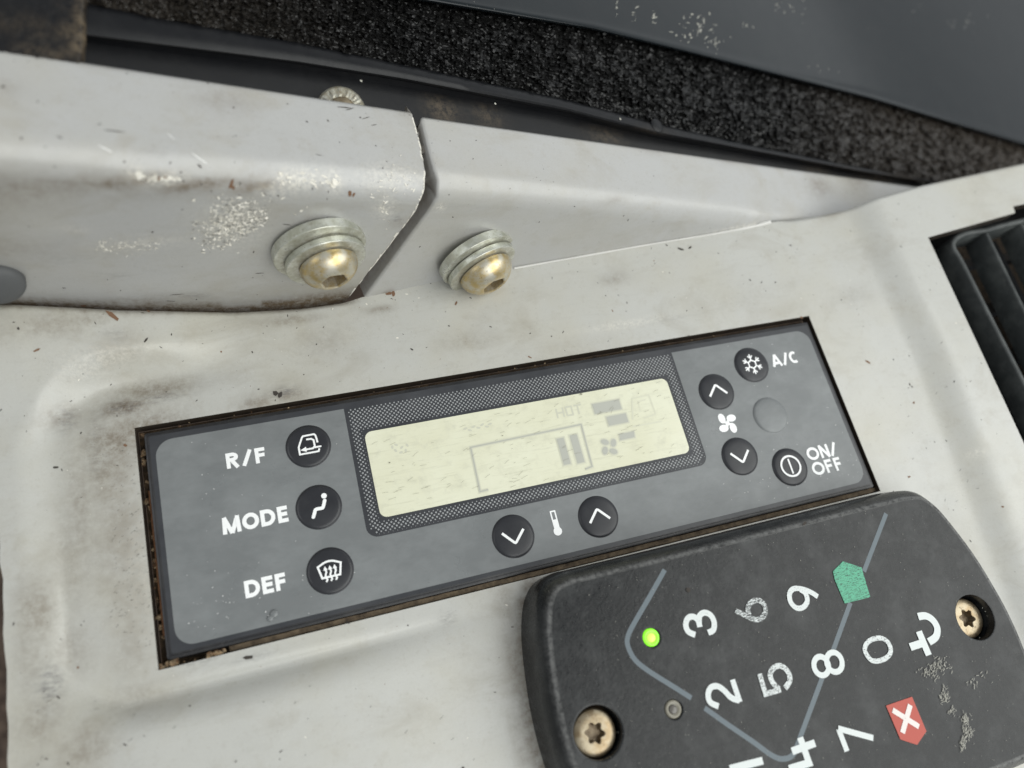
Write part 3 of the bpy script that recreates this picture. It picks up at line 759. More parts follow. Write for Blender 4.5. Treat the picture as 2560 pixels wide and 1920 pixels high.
for x in xs_:
    a, b, c_ = line_at(L_low, x), line_at(L_mid, x), line_at(L_top, x)
    col = [onq(x, a, -5.5), onq(x, a + (b - a) * .5, -4.6), onq(x, a + (b - a) * .85, -4.0), onq(x, b + 3, -2.8), onq(x, b, -0.3), onq(x, b - 3, 0.35)]
    col += [onq(x, b + (c_ - b) * t, 0.35 + 0.55 * math.sin(t * math.pi)) for t in (.3, .55, .8, .95)]
    col += [onq(x, c_ - 1, -0.2), onq(x, c_ - 2, -3.5)]
    prof.append(col)
PR = np.array(prof); Vq = PR.reshape(-1, 3)
dq = stains(Vq, [(1300, 285, 14, 2, .5), (1900, 395, 14, 4, .9), (1750, 380, 12, 3, .7), (960, 252, 6, 1.5, .8), (1050, 265, 8, 1.5, .5), (1600, 360, 12, 2, .5)])
railo = thing('trim_rail', 'black plastic trim rail running behind the grey ridge below the foam', 'trim rail', QP)
sharpen(obj('rail', Vq, gridfaces(*PR.shape[:2])[:, ::-1], 'rail', railo, True, {'dirt': dq}), 40)
bk = [tuple(p + np.array([0, 6, -4])) for p in (PR[0, 0], PR[-1, 0], PR[-1, -1], PR[0, -1])]
obj('rail_backing', bk, [(0, 1, 2, 3)], 'housing', railo)
# faint button on the rail
pb = onq(1418, 272, 0.6); V, F = lathe([(2.3, -.4), (2.3, .25), (2.0, .45), (.4, .5)], 24, frame_of(QN), pb)
obj('rail_stud', V, F, 'rail', railo, True)
mb = MB()
for (dx, dy, r) in ((1340, 257, .35), (1070, 224, .3), (1995, 398, .3), (1722, 370, .3), (1690, 372, .25), (780, 175, .3)):
    disc(mb, (0, 0), r, 0, 6); n = len(mb.V); pz = onq(dx, dy, 1.0); fr = frame_of(QN)
    mb.V[n - 6:] = [tuple(np.array(v) @ fr + pz) for v in mb.V[n - 6:]]
obj('rail_dust', mb.V, mb.F, 'dust', railo, kind='stuff')
# end cap on the left
cap_px = [(-120, -60), (-120, 150), (60, 160), (176, 165), (186, 100), (187, 40), (192, -60)]
CP = np.array([onq(x, y, 3.0) for x, y in cap_px]); CB = CP - QN * 9
nC = len(CP); V = np.vstack([CP, CB]); F = [tuple(range(nC))[::-1]] + [(i, (i + 1) % nC, nC + (i + 1) % nC, nC + i) for i in range(nC)]
sub = []; un = np.linspace(0, 1, 60); vn = np.linspace(0, 1, 44); GC = np.empty((60, 44, 3))
for i, u in enumerate(un):
    for j, v in enumerate(vn):
        y_ = -60 + v * 225; xr_ = np.interp(y_, [-60, 40, 100, 165], [192, 187, 186, 176]); x_ = -120 + (xr_ + 120) * u
        e = max(0, (u - 0.955) / 0.045); GC[i, j] = onq(x_, y_, 3.0 - 1.3 * e * e + 0.25 * RNG.random())
Vg = GC.reshape(-1, 3)
de = stains(Vg, [(178, 60, 1.2, 5, .9), (170, 90, 1.5, 4, .9), (150, 70, 2.5, 2, .55), (100, 110, 9, 1.8, .55), (60, 60, 7, 3, .25), (182, 10, 1, 6, .5), (170, 20, 3, 2, .3)])
capo = thing('trim_end_cap', 'dusty black end cap over the left end of the trim rail', 'end cap', CP.mean(0))
gco = obj('cap', Vg, gridfaces(60, 44)[:, ::-1], 'rail', capo, True, {'dirt': de}); add_skirt(gco, tuple(-QN * 6), val=0.7)

# foam strip
nx, ny = 560, 64
xs_ = np.linspace(150, 2330, nx); GF = np.empty((nx, ny, 3))
nz = RNG.random((nx, ny)); nz2 = RNG.random((nx // 2 + 1, ny // 2 + 1)); nz2 = np.kron(nz2, np.ones((2, 2)))[:nx, :ny]
nz3 = np.kron(RNG.random((nx // 5 + 1, ny // 5 + 1)), np.ones((5, 5)))[:nx, :ny]
foam_n = 1.15 * nz2 * nz + 0.7 * nz2 + 0.5 * nz3
for i, x in enumerate(xs_):
    a, b = line_at(L_top, x) + 6, line_at(L_edge, x) - 14
    a = a if x < 1860 else a + (x - 1860) * 0.02
    yy = a + (b - a) * np.linspace(0, 1, ny)
    wob = 3.5 * math.sin(x * 0.06) + 3 * math.sin(x * 0.143 + 1)
    for j in range(ny):
        jit = RNG.normal(0, 1.0, 2); edge = 1.0 - abs(2 * j / (ny - 1) - 1) ** 6
        GF[i, j] = onq(x + jit[0], yy[j] + jit[1] + wob * (1 - j / (ny - 1)) ** 4, -1.2 + (1.6 + foam_n[i, j]) * edge)
Vf = GF.reshape(-1, 3)
df = sstep(1600, 2200, np.repeat(xs_, ny)) * 0.45
df = np.maximum(df, 0.35 * sstep(900, 0, np.repeat(xs_, ny)))
tag(obj('foam_strip', Vf, gridfaces(nx, ny)[:, ::-1], 'foam', None, False, {'dirt': df}), 'coarse black foam seal strip between the trim rail and the glossy dark panel', 'foam strip')

# dark glossy panel, upper right
DN = np.cross(np.array([1, 0.0145, -0.31]), np.array([0, 1, 0.06])); DN /= np.linalg.norm(DN)
DP = QP + QN * 4.5 + np.array([0, 14, 3.0])
def ond(dx, dy, off=0.0): return at_plane(dx, dy, DP + DN * off, DN)
xs_ = np.linspace(780, 2900, 150); prof = []
for x in xs_:
    e = line_at(L_edge, x)
    col = [ond(x, e + 4, -7), ond(x, e + 3, -1.6), ond(x, e + 1, -0.8), ond(x, e - 2, -0.25), ond(x, e - 7, 0), ond(x, e - 12, -0.12), ond(x, e - 18, -0.15)]
    for t in np.linspace(0.02, 1, 26): col.append(ond(x, e - 18 - t * (e + 240), -0.15 + 1.4 * math.sin(t * 2.0) * sstep(900, 1800, x)))
    prof.append(col)
PD = np.array(prof); Vd = PD.reshape(-1, 3)
dashp = thing('dash_panel', 'smooth black glossy panel with dust smears at the upper right', 'panel', DP)
dpo = sharpen(obj('panel', Vd, gridfaces(*PD.shape[:2])[:, ::-1], 'dash', dashp, True, {'dirt': np.zeros(len(Vd))}), 50)
sm = []
for (cx_, cy_, n, ax, ay, r) in ((1510, 55, 34, 22, 16, .35), (1480, 78, 10, 14, 5, .3), (1540, 95, 14, 10, 10, .3), (2105, 50, 26, 22, 7, .3), (1700, 15, 14, 22, 10, .3), (1620, 55, 5, 8, 4, .4), (1375, 22, 6, 5, 16, .3), (1412, 40, 8, 2, 16, .3), (1330, 10, 7, 3, 14, .3), (1520, 130, 8, 40, 8, .18), (1750, 150, 5, 20, 4, .2), (1990, 20, 3, 10, 6, .3)):
    for _ in range(n): sm.append((RNG.normal(cx_, ax), RNG.normal(cy_, ay), r * (0.3 + RNG.random())))
specks('dust_smears', dpo, 0, 0, 0, 'dust', dashp, sm, (1.2, 4.5), 0.05, ang=0.75)
specks('dust_specks', dpo, 60, 0.06, 0.2, 'dust', dashp)

# flange nut showing over the back edge of the cover
nc = at_plane(738, 243, np.array([-38, 81.2, 40]), np.array([0, -0.75, 0.66])); fr = frame_of((0.05, -0.55, 0.83))
nutt = thing('flange_nut', 'rust stained serrated flange nut peeking over the cover edge', 'nut', nc)
V = []; n = 60; rings = [(5.6, -2.5, 0), (5.6, -0.5, 0.10), (5.2, 0.3, 0.10), (4.5, 0.75, 0.22), (3.7, 1.0, 0.18), (3.2, 1.05, 0), (3.0, 0.5, 0)]
for (r, h, sr) in rings:
    for k in range(n):
        a = 2 * math.pi * k / n; s_ = 1 if (k // 2) % 2 else -1
        V.append(nc + np.array([r * math.cos(a), r * math.sin(a), h + sr * s_]) @ fr)
F = [(i * n + k, i * n + (k + 1) % n, (i + 1) * n + (k + 1) % n, (i + 1) * n + k) for i in range(len(rings) - 1) for k in range(n)]
obj('flange', V, F, 'zinc', nutt, attrs={'dirt': .55 + .45 * RNG.random(len(V))})
V, F = lathe([(3.3, 0.3), (3.2, 1.4), (2.6, 2.1), (1.5, 2.5), (0.2, 2.6)], 24, fr, nc)
obj('stud_end', V, F, 'rust', nutt, True)

# ================================================================== AIR VENT
vent = thing('air_vent', 'black louvred air vent set into the console at the right', 'air vent', (170, 20, -6))
zt = -1.0
def bar(name, P, w, h, z, label=None):
    """rounded bar of width w and depth h along a polyline"""
    P = [np.asarray(p, float) for p in smooth_line(P, 4)] if len(P) > 2 else [np.asarray(p, float) for p in P]
    sect = [(-w / 2, -h), (-w / 2, -0.45), (-w / 2 + .25, -0.12), (-w * .18, 0), (w * .18, 0), (w / 2 - .25, -0.12), (w / 2, -0.45), (w / 2, -h)]
    V = []
    for i, p in enumerate(P):
        a = P[max(0, i - 1)]; b = P[min(len(P) - 1, i + 1)]; t = (b - a) / np.linalg.norm(b - a); nrm = np.array([-t[1], t[0]])
        for sx_, sz_ in sect: V.append((*(p + nrm * sx_), z + sz_))
    o = obj(name, V, gridfaces(len(P), len(sect)), 'vent', vent, True, label=label); return sharpen(o, 60)
b1 = [at(2210, 846, zt)[:2], at(2130, 690, zt)[:2], at(2072, 575, zt)[:2], at(2052, 540, zt)[:2], at(2056, 522, zt)[:2], at(2078, 510, zt)[:2], at(2105, 505, zt)[:2], at(2122, 503, zt)[:2]]
x1 = b1[0][0]; b1 = [(x1 + 0.4, -70), (x1 + .2, -30)] + [tuple(p) for p in b1]
bar('vent_rim', b1, 1.7, 9, zt + 2.0)
b2 = [at(2122, 503, zt)[:2], at(2160, 492, zt)[:2], at(2195, 484, zt)[:2]]; bar('vent_rim', b2, 1.7, 9, zt + 2.0)
b3 = [at(2195, 484, zt)[:2], at(2240, 470, zt)[:2], at(2300, 455, zt)[:2]]; bar('vent_rim', b3, 1.7, 9, zt + 2.0)
for dx, dy, dx2, dy2 in ((2121, 505, 2210, 688), (2197, 486, 2300, 690)):
    a = at(dx, dy, zt)[:2]; b = at(dx2, dy2, zt)[:2]; e = a + (b - a) / np.linalg.norm(b - a) * 110
    bar('louvre', [tuple(a + np.array([0, -.8])), tuple(b), tuple(e)], 1.3, 9, zt + 1.85)
# outer frame flange between the opening and the rim
fr_out = [tuple(p) for p in VH[:1]] ; x0v = VH[0][0] - 3
fl_ = [(x0v, 60), (x0v + 80, 72), (x0v + 80, -80), (x0v, -80)]
inn = [(x1 + 1.2, -75), (x1 + 75, -75), (x1 + 75, 62), (b2[-1][0], b2[-1][1] - .2), (b2[0][0], b2[0][1] - .2)] + [(p[0] + .4, p[1] - .3) for p in b1[::-1][1:-2]]
def flat(name, loops, z, mat, parent): return plate(name, loops, z, mat, parent)
flat('frame_flange', [fl_, inn], zt - 6.0, 'rail', vent)
# dark duct with deep cross vanes
V = [(140, -90, -34), (260, -90, -34), (260, 75, -34), (140, 75, -34)]
obj('duct_floor', V, [(0, 1, 2, 3)], 'grime', vent)
V = [(141, -90, -34), (141, 57, -34), (141, 57, -3), (141, -90, -3)]; obj('duct_wall', V, [(0, 1, 2, 3)], 'housing', vent)
for k, yy in enumerate((40, 22, 4, -14, -32)):
    V = [(150, yy, -14), (250, yy, -14), (250, yy + 7, -24), (150, yy + 7, -24), (150, yy - 1, -15), (250, yy - 1, -15), (250, yy + 6, -25), (150, yy + 6, -25)]
    obj('cross_vane', V, [(0, 1, 2, 3), (7, 6, 5, 4), (0, 4, 5, 1), (2, 6, 7, 3)], 'rail', vent)
for xx in (164, 182):
    V = [(xx, -85, -9), (xx + 7, -85, -20), (xx + 7, 50, -20), (xx, 46, -9), (xx - 1, -85, -9.6), (xx + 6, -85, -20.6), (xx + 6, 50, -20.6), (xx - 1, 46, -9.6)]
    obj('turning_vane', V, [(0, 1, 2, 3), (7, 6, 5, 4), (0, 4, 5, 1), (2, 6, 7, 3), (0, 3, 7, 4)], 'rail', vent)

# ================================================================== CLIMATE CONTROL PANEL
ac = thing('climate_control', 'dark grey climate control panel with display and round push buttons', 'control panel', (0, 0, -4))
ZT = 0.0
hx0, hx1, hy0, hy1 = -90.2, 90.2, -25.2, 25.2
out = rrect(hx0, hx1, hy0, hy1, 0.6, 3); V = []; n = len(out)
def inset(P, d):
    return [(x - d * (1 if x > 0 else -1), y - d * (1 if y > 0 else -1)) for x, y in P]
for z, d in ((-14, 0), (-2.3, 0), (-0.75, 0), (-0.55, 0.08), (-0.45, 0.3), (-0.42, 0.75), (-0.06, 0.80), (ZT, 1.0)):
    V += [(x, y, z) for x, y in inset(out, d)]
F = [(i * n + k, i * n + (k + 1) % n, (i + 1) * n + (k + 1) % n, (i + 1) * n + k) for i in range(7) for k in range(n)] + [tuple(7 * n + k for k in range(n))]
sharpen(obj('housing', V, F, 'housing', ac, True), 25)
F0 = ZT + 0.02
plate('film_border', [rrect(-89.1, 89.1, -24.1, 24.1, 0.5, 3)], F0, 'film_dark', ac)
bez_out = [(-45.2, 22.75), (-45.3, -6.6)] + [(-42.6 + 2.75 * math.cos(a), -6.7 + 2.75 * math.sin(a)) for a in np.radians(np.linspace(180, 270, 7))][1:] + \
          [(41.4 + 2.75 * math.cos(a), -6.7 + 2.75 * math.sin(a)) for a in np.radians(np.linspace(270, 360, 7))] + [(44.3, 22.75)]
ov = rrect(-88.05, 88.35, -23.15, 22.75, 3.9, 8)
# grey field = rounded rectangle with the display bezel notched into its top edge
i_tr = [i for i, p in enumerate(ov) if abs(p[1] - 22.75) < 1e-6]
notch = ov[:i_tr[0] + 1] + [(44.3, 22.75)] + bez_out[::-1][1:-1] + [(-45.2, 22.75)] + ov[i_tr[0] + 1:]
plate('grey_field', [notch], F0 + 0.03, 'film_grey', ac)
lcdp = rrect(-41.55, 40.25, -5.37, 15.92, 1.75, 6)
plate('display_window', [lcdp], F0 + 0.03, 'lcd', ac)
# dot screen round the display
mb = MB()
for a in range(-90, 90):
    for b in range(-30, 60):
        for o_ in (0, 1):
            x = a * 1.07 + o_ * 0.535 - 0.3; y = b * 1.07 + o_ * 0.535 + 0.2
            if not (-44.6 < x < 43.7 and -8.9 < y < 22.3): continue
            if -42.0 < x < 40.7 and -5.8 < y < 16.4: continue
            e = min(x + 45.1, 44.2 - x, y + 9.4, 23.2 - y, max(-41.5 - x, x - 40.25, -5.4 - y, y - 15.9))
            if (x < -43.2 or x > 42.2) and y < -7.6: continue
            r = 0.215 * sstep(0.25, 1.5, e) ** .6 + 0.03
            disc(mb, (x, y), float(r), F0 + 0.03, 6)
obj('dot_screen', mb.V, mb.F, 'dots', ac, kind='stuff')
# faint liquid crystal segments
ZSTEP[0] = 0.003
def seg(name, fn, label=None):
    mb0 = MB(); fn(mb0, 0.85, F0 + 0.045); obj(name + '_halo', mb0.V, mb0.F, 'seg_halo', ac)
    mb1 = MB(); fn(mb1, 0.45, F0 + 0.075); obj(name + '_edge', mb1.V, mb1.F, 'seg_soft', ac)
    mb2 = MB(); fn(mb2, -0.05, F0 + 0.105); obj(name, mb2.V, mb2.F, 'seg', ac)
def rect(mb, x0, x1, y0, y1, g, z, sk=0.0):
    poly(mb, [(x0 - g / 2, y0 - g / 2), (x1 + g / 2, y0 - g / 2), (x1 + g / 2 + sk, y1 + g / 2), (x0 - g / 2 + sk, y1 + g / 2)], z)
def rect2(mb, x0, x1, y0, y1, z):
    poly(mb, [(x0, y0), (x1, y0), (x1, y1), (x0, y1)], z)
SEG = [('frame_segment', lambda m, g, z: stroke(m, [(-15.0, -4.0), (-17.1, -4.1), (-16.8, 7.2), (12.9, 7.6), (12.6, -3.7), (10.6, -4.0)], 0.28 + g * .8, z)),
       ('level_segment', lambda m, g, z: rect(m, 5.4, 7.3, -1.9, 5.1, g, z)),
       ('level_segment', lambda m, g, z: rect(m, 9.0, 11.0, -2.2, 5.3, g, z)),
       ('fan_segment', lambda m, g, z: rect(m, 17.4, 25.1, 9.6, 12.4, g, z)),
       ('fan_segment', lambda m, g, z: rect(m, 20.2, 25.8, 5.8, 8.3, g, z)),
       ('fan_segment', lambda m, g, z: rect(m, 22.0, 26.2, 1.5, 3.1, g, z, .3)),
       ('fan_symbol', lambda m, g, z: [disc(m, (18.6 + 1.6 * math.cos(a), 0.4 + 1.6 * math.sin(a)), 1.1 + g * .5, z, 10, .75 + g * .5, a + .6) for a in (0.5, 2.07, 3.64, 5.2)])]
def soft_only(name, fn):
    mb = MB(); fn(mb, 0.0, F0 + 0.05); obj(name, mb.V, mb.F, 'seg_halo' if name == 'cab_segment' else 'seg_soft', ac)
for nme, fn in SEG: seg(nme, fn)
soft_only('cab_segment', lambda m, g, z: [stroke(m, [(27.2, 6.2), (28.8, 11.9), (33.8, 12.1), (34.0, 6.6), (30.4, 6.0)], 0.4, z), stroke(m, [(26.6, 4.4), (35.0, 4.3)], 0.45, z), stroke(m, [(30, 8), (30.2, 10.8), (32.4, 10.9)], .35, z)])
soft_only('hot_segment', lambda m, g, z: [stroke(m, p, 0.45, z) for p in ([(7.3, 10.4), (7.4, 13.0)], [(9.1, 10.4), (9.2, 13.0)], [(7.4, 11.7), (9.1, 11.7)], [(10.0, 10.6), (10.0, 12.9), (11.6, 12.9), (11.6, 10.6), (10.0, 10.6)], [(12.3, 12.9), (14.4, 12.9)], [(13.3, 12.9), (13.2, 10.4)])])
soft_only('smudge_segment', lambda m, g, z: [disc(m, (-34 + x, 10.2 + y), .5, z, 8, .3, x) for x, y in ((-1.6, .8), (-.6, 1.2), (.6, .3), (1.4, -.7), (.2, -.9), (-1, -.2), (2.0, .6))] + [disc(m, (-14 + x, 12.0 + y), .6, z, 8, .28, y) for x, y in ((-3, .2), (-2, -.4), (-.9, .3), (.3, -.2), (1.4, .4), (2.5, -.3), (3.4, .2))])
ZSTEP[0] = 0.012
# printed words
def glyph(mb, ch, x0, x1, y0, y1, t, z):
    a = t / 2; w = x1 - x0; h = y1 - y0; X0, X1, Y0, Y1 = x0 + a, x1 - a, y0 + a, y1 - a; xm = (x0 + x1) / 2; ym = (y0 + y1) / 2
    def S_(P): stroke(mb, P, t, z)
    def arc(cx, cy, rx, ry, a0, a1, n=16): return [(cx + rx * math.cos(math.radians(a0 + (a1 - a0) * k / n)), cy + ry * math.sin(math.radians(a0 + (a1 - a0) * k / n))) for k in range(n + 1)]
    if ch == 'R':
        S_([(X0, y0), (X0, y1)]); S_([(X0, Y1), (xm - .1, Y1)] + arc(xm - .1, y1 - h * .29, X1 - xm - .0, h * .29 - a, 90, -90, 10) + [(X0, y1 - h * .58 + a)]); S_([(xm - .1, ym - .1), (X1 + .05, y0)])
    if ch == 'F' or ch == 'E':
        S_([(X0, y0), (X0, y1)]); S_([(x0, Y1), (x1, Y1)]); S_([(x0, ym + .05), (x1 - .12, ym + .05)])
        if ch == 'E': S_([(x0, Y0), (x1, Y0)])
    if ch == '/': S_([(x0 + a * .8, y0), (x1 - a * .8, y1)])
    if ch == 'M': S_([(X0, y0), (X0 + .18, y1)]); S_([(X1, y0), (X1 - .18, y1)]); S_([(X0 + .12, y1), (xm, y0)]); S_([(X1 - .12, y1), (xm, y0)])
    if ch == 'N': S_([(X0, y0), (X0, y1)]); S_([(X1, y0), (X1, y1)]); S_([(X0, y1), (X1, y0)])
    if ch == 'O': stroke(mb, arc(xm, ym, X1 - xm, Y1 - ym, 0, 337.5, 15), t, z, True)
    if ch == 'C': S_(arc(xm + .15, ym, X1 - xm + .1, Y1 - ym, 55, 305, 14))
    if ch == 'D': S_([(X0, y0), (X0, y1)]); S_([(X0, Y1), (xm - .25, Y1)] + arc(xm - .25, ym, X1 - xm + .25, Y1 - ym, 90, -90, 12) + [(X0, Y0)])
    if ch == 'A': S_([(x0 + a * .8, y0), (xm, y1)]); S_([(x1 - a * .8, y0), (xm, y1)]); S_([(x0 + w * .25, y0 + h * .28), (x1 - w * .25, y0 + h * .28)])
PZ = F0 + 0.05
WORDS = [('R/F', [(-73.4, -70.6), (-70.0, -67.6), (-67.0, -64.75)], 13.15, 16.82, .86), ('MODE', [(-76.1, -72.1), (-71.8, -68.15), (-67.8, -64.6), (-64.1, -61.85)], -1.68, 2.1, .90),
         ('DEF', [(-73.2, -70.0), (-69.55, -67.2), (-66.72, -64.5)], -16.42, -12.7, .88), ('A/C', [(73.35, 76.55), (76.85, 79.05), (79.25, 82.1)], 13.32, 16.92, .76),
         ('ON/', [(73.2, 77.05), (77.35, 80.35), (80.5, 83.0)], -14.55, -10.95, .76), ('OFF', [(73.15, 77.05), (77.42, 79.6), (80.3, 82.45)], -18.76, -15.12, .76)]
for wd, bx_, y0, y1, t in WORDS:
    mb = MB()
    for ch, (a, b) in zip(wd, bx_): glyph(mb, ch, a, b, y0, y1, t, PZ)
    obj('printed_word', mb.V, mb.F, 'print', ac)
mb = MB()   # thermometer
tx = -0.68
stroke(mb, [(tx - .55, -16.5), (tx - .55, -12.4)], .36, PZ); stroke(mb, [(tx + .55, -16.5), (tx + .55, -12.4)], .36, PZ); stroke(mb, [(tx - .7, -12.55), (tx + .7, -12.55)], .36, PZ)
poly(mb, [(tx - .7, -17), (tx + .7, -17), (tx + .7, -14.6), (tx - .7, -14.6)], PZ); disc(mb, (tx, -17.5), 1.08, PZ, 18)
obj('thermometer_symbol', mb.V, mb.F, 'print', ac)
mb = MB(); cxf, cyf = 53.45, .22   # fan
for k in range(4):
    a0 = math.radians(90 * k + 37); disc(mb, (cxf + 1.95 * math.cos(a0), cyf + 1.95 * math.sin(a0)), 1.42, PZ, 18, 1.02, a0 - .62)
    stroke(mb, smooth_line([(cxf, cyf), (cxf + .7 * math.cos(a0 + .35), cyf + .7 * math.sin(a0 + .35)), (cxf + 1.6 * math.cos(a0 + .18), cyf + 1.6 * math.sin(a0 + .18))], 3), .8, PZ)
disc(mb, (cxf, cyf), .5, PZ, 10); obj('fan_symbol', mb.V, mb.F, 'print', ac)

# push buttons: one shared dome, each with its own printed symbol
BR = 5.02
Vb, Fb = lathe([(BR + .22, 0.0), (BR + .05, -0.0), (BR, .12), (BR - .18, .30), (BR - .7, .40), (BR - 1.8, .47), (2.0, .52), (.8, .535), (.1, .54)], 48)
bm_dark = mesh('button_dome', Vb, Fb, 'button', True); bm_grey = mesh('button_dome_grey', Vb, Fb, 'button_grey', True)
IZ = 0.58
def ic_cab(m):
    stroke(m, smooth_line([(2.2, .35), (2.05, 1.9), (1.75, 2.5), (1.2, 2.5)], 3)[:-1] + [(-.85, 2.5), (-1.2, 2.1), (-2.2, 0.0), (-2.2, -1.82), (2.1, -1.82), (2.3, -1.45), (2.25, -1.15)], .42, IZ)
    stroke(m, [(1.3, -.72), (2.9, -.72)], .42, IZ); stroke(m, [(-.25, 1.55), (.9, 1.5), (1.4, 1.1), (1.45, -.4), (.95, -.88), (-.6, -.88)], .42, IZ)
    poly(m, [(-1.95, -.84), (-.55, -.2), (-.55, -1.45)], IZ)
def ic_seat(m):
    disc(m, (1.54, 2.2), .64, IZ, 18); stroke(m, smooth_line([(-1.62, -2.25), (-1.25, -1.5), (-.82, -.62), (.0, -.52), (.78, -.5), (1.2, .3), (1.52, 1.15)], 3), .78, IZ)
    disc(m, (1.52, 1.1), .39, IZ, 12); disc(m, (-1.6, -2.2), .39, IZ, 12)
def ic_def(m):
    P = [(-1.95, -1.35), (-2.55, 1.25)] + [(2.55 * math.sin(t), 1.25 + .85 * (math.cos(t * 1.0) - math.cos(1.0)) / (1 - math.cos(1.0)) - 0.0) for t in np.linspace(-.95, .95, 9)] + [(2.55, 1.25), (2.0, -1.35)]
    stroke(m, [P[0], P[1]] + P[3:-3] + P[-2:], .44, IZ, True)
    for x in (-1.0, 0.05, 1.1):
        stroke(m, smooth_line([(x - .25, -2.3), (x + .1, -1.9), (x - .15, -1.3), (x - .1, -.7), (x + .12, -.2), (x, .4)], 3), .40, IZ); poly(m, [(x, 1.15), (x - .48, .25), (x + .48, .25)], IZ)
def chev(s):
    def f(m): stroke(m, [(-2.7, -1.15 * s), (-.28, 1.55 * s), (0, 1.7 * s), (.28, 1.55 * s), (2.7, -1.1 * s)], .62, IZ)
    return f
def ic_power(m):
    stroke(m, [(2.8 * math.cos(a), .12 + 2.75 * math.sin(a)) for a in np.radians(np.arange(0, 360, 12))], .55, IZ, True); stroke(m, [(-.08, -1.95), (-.08, 2.15)], .5, IZ)
def ic_snow(m):
    stroke(m, [(1.25 * math.cos(a), 1.25 * math.sin(a)) for a in np.radians(np.arange(30, 390, 60))], .42, IZ, True)
    for k in range(6):
        a = math.radians(90 + 60 * k); c, s_ = math.cos(a), math.sin(a)
        rot = lambda x, y: (x * c - y * s_, x * s_ + y * c)
        stroke(m, [rot(1.2, 0), rot(3.0, 0)], .40, IZ); stroke(m, [rot(1.75, 0), rot(2.55, .72)], .36, IZ); stroke(m, [rot(1.75, 0), rot(2.55, -.72)], .36, IZ)
BUT = [(-54.85, 15.04, ic_cab, 'button with a cab air recirculation symbol'), (-54.85, 0.2, ic_seat, 'button with a seated figure symbol'), (-54.78, -14.6, ic_def, 'button with a windscreen defrost symbol'),
       (-11.76, -16.28, chev(-1), 'button with a downward arrow left of the thermometer'), (10.42, -16.3, chev(1), 'button with an upward arrow right of the thermometer'),
       (66.83, 15.14, ic_snow, 'button with a snowflake symbol'), (53.48, 9.41, chev(1), 'button with an upward arrow above the fan'), (66.82, 0.0, None, 'blank grey button'),
       (53.58, -9.2, chev(-1), 'button with a downward arrow below the fan'), (66.88, -14.9, ic_power, 'power button with a ring and bar')]
for bx_, by_, fn, lab in BUT:
    b = link('push_button', bm_grey if fn is None else bm_dark, ac); b.location = Vector((bx_, by_, F0 + .035 + 4)) * MM; b['label'] = lab
    if fn:
        mb = MB(); fn(mb); o = link('symbol', mesh('symbol', mb.V, mb.F, 'print'), b)
# dust on the film
mb = MB()
for _ in range(150):
    x = RNG.choice([RNG.uniform(-87, -46), RNG.uniform(45, 87), RNG.normal(70, 9), RNG.normal(-78, 7)]); y = RNG.uniform(-22.5, 22) if RNG.random() < .5 else RNG.normal(-17, 3.5)
    if abs(x) > 88 or abs(y) > 23: continue
    disc(mb, (x, y), 0.05 + 0.16 * RNG.random() ** 2, PZ + .05, 6, 0.04 + .05 * RNG.random(), RNG.normal(.5, .4))
obj('film_dust', mb.V, mb.F, 'scratch', ac, kind='stuff')
mb = MB()
for _ in range(120):
    x = RNG.uniform(-41, 39); y = RNG.uniform(-5, 15.5); L_ = RNG.uniform(.4, 2.0); a = RNG.normal(.22, .18)
    if x + L_ > 40: continue
    stroke(mb, [(x, y), (x + L_ * .5 * math.cos(a), y + L_ * .5 * math.sin(a) + .05), (x + L_ * math.cos(a), y + L_ * math.sin(a))], .05, PZ + .12)
for (x, y, r) in ((-37.0, 7.3, .22), (-8.2, 8.6, .2), (19, 9.9, .14), (15.2, 15.6, .35), (31, 13, .15)): disc(mb, (x, y), r, PZ + .12, 8, r * .7)
obj('display_scratches', mb.V, mb.F, 'lcd_scratch', ac, kind='stuff')
# droplet of dried glue by the lower edge
for (dx, dy, r) in ((584, 1336, .75), (592, 1326, .95)):
    p = at(dx, dy, 0); V, F = lathe([(r, 0.02), (r * .9, .22), (r * .5, .4), (r * .1, .45)], 14, np.eye(3), (p[0], p[1], F0 + .03)); obj('glue_drop', V, F, 'button_grey', ac, True)
# grime and crumbs in the slot round the panel
V = [(-92, -27, -4.5), (91.5, -27, -4.5), (91.5, 27, -4.5), (-92, 27, -4.5)]
obj('slot_floor', V, [(0, 1, 2, 3)], 'grime', consol)
def strip(name, x0, x1, y0, y1, z, mat):
    n = 60; V = []
    for k in range(n + 1):
        t = k / n; w = 0.12 * (RNG.random() - .5)
        if x1 - x0 > y1 - y0: V += [(x0 + (x1 - x0) * t, y0 + w, z - .6), (x0 + (x1 - x0) * t, y0 + .25 + w, z), (x0 + (x1 - x0) * t, y1 + w, z + .1 * RNG.random())]
        else: V += [(x0 + w, y0 + (y1 - y0) * t, z - .6), (x0 + .25 + w, y0 + (y1 - y0) * t, z), (x1 + w, y0 + (y1 - y0) * t, z + .1 * RNG.random())]
    obj(name, V, gridfaces(n + 1, 3), mat, consol)
strip('slot_gasket', -78, 91, -26.6, -25.3, -1.5, 'gasket')
strip('rusty_strip', -90.9, -90.3, -20, 12, -1.7, 'rust_strip')
mb = MB()
def crumb(c, r):
    fr = frame_of(RNG.normal(0, 1, 3)); V = []
    for (a, b, h) in [(math.cos(t) * .9, math.sin(t) * .9, .35 * RNG.normal()) for t in np.linspace(0, 6.28, 7)[:-1]] + [(0, 0, 1), (0, 0, -1)]:
        V.append(np.asarray(c) + np.array([a, b, h]) @ fr * r * (0.7 + .5 * RNG.random()))
    mb.add(V, [(i, (i + 1) % 6, 6) for i in range(6)] + [((i + 1) % 6, i, 7) for i in range(6)])
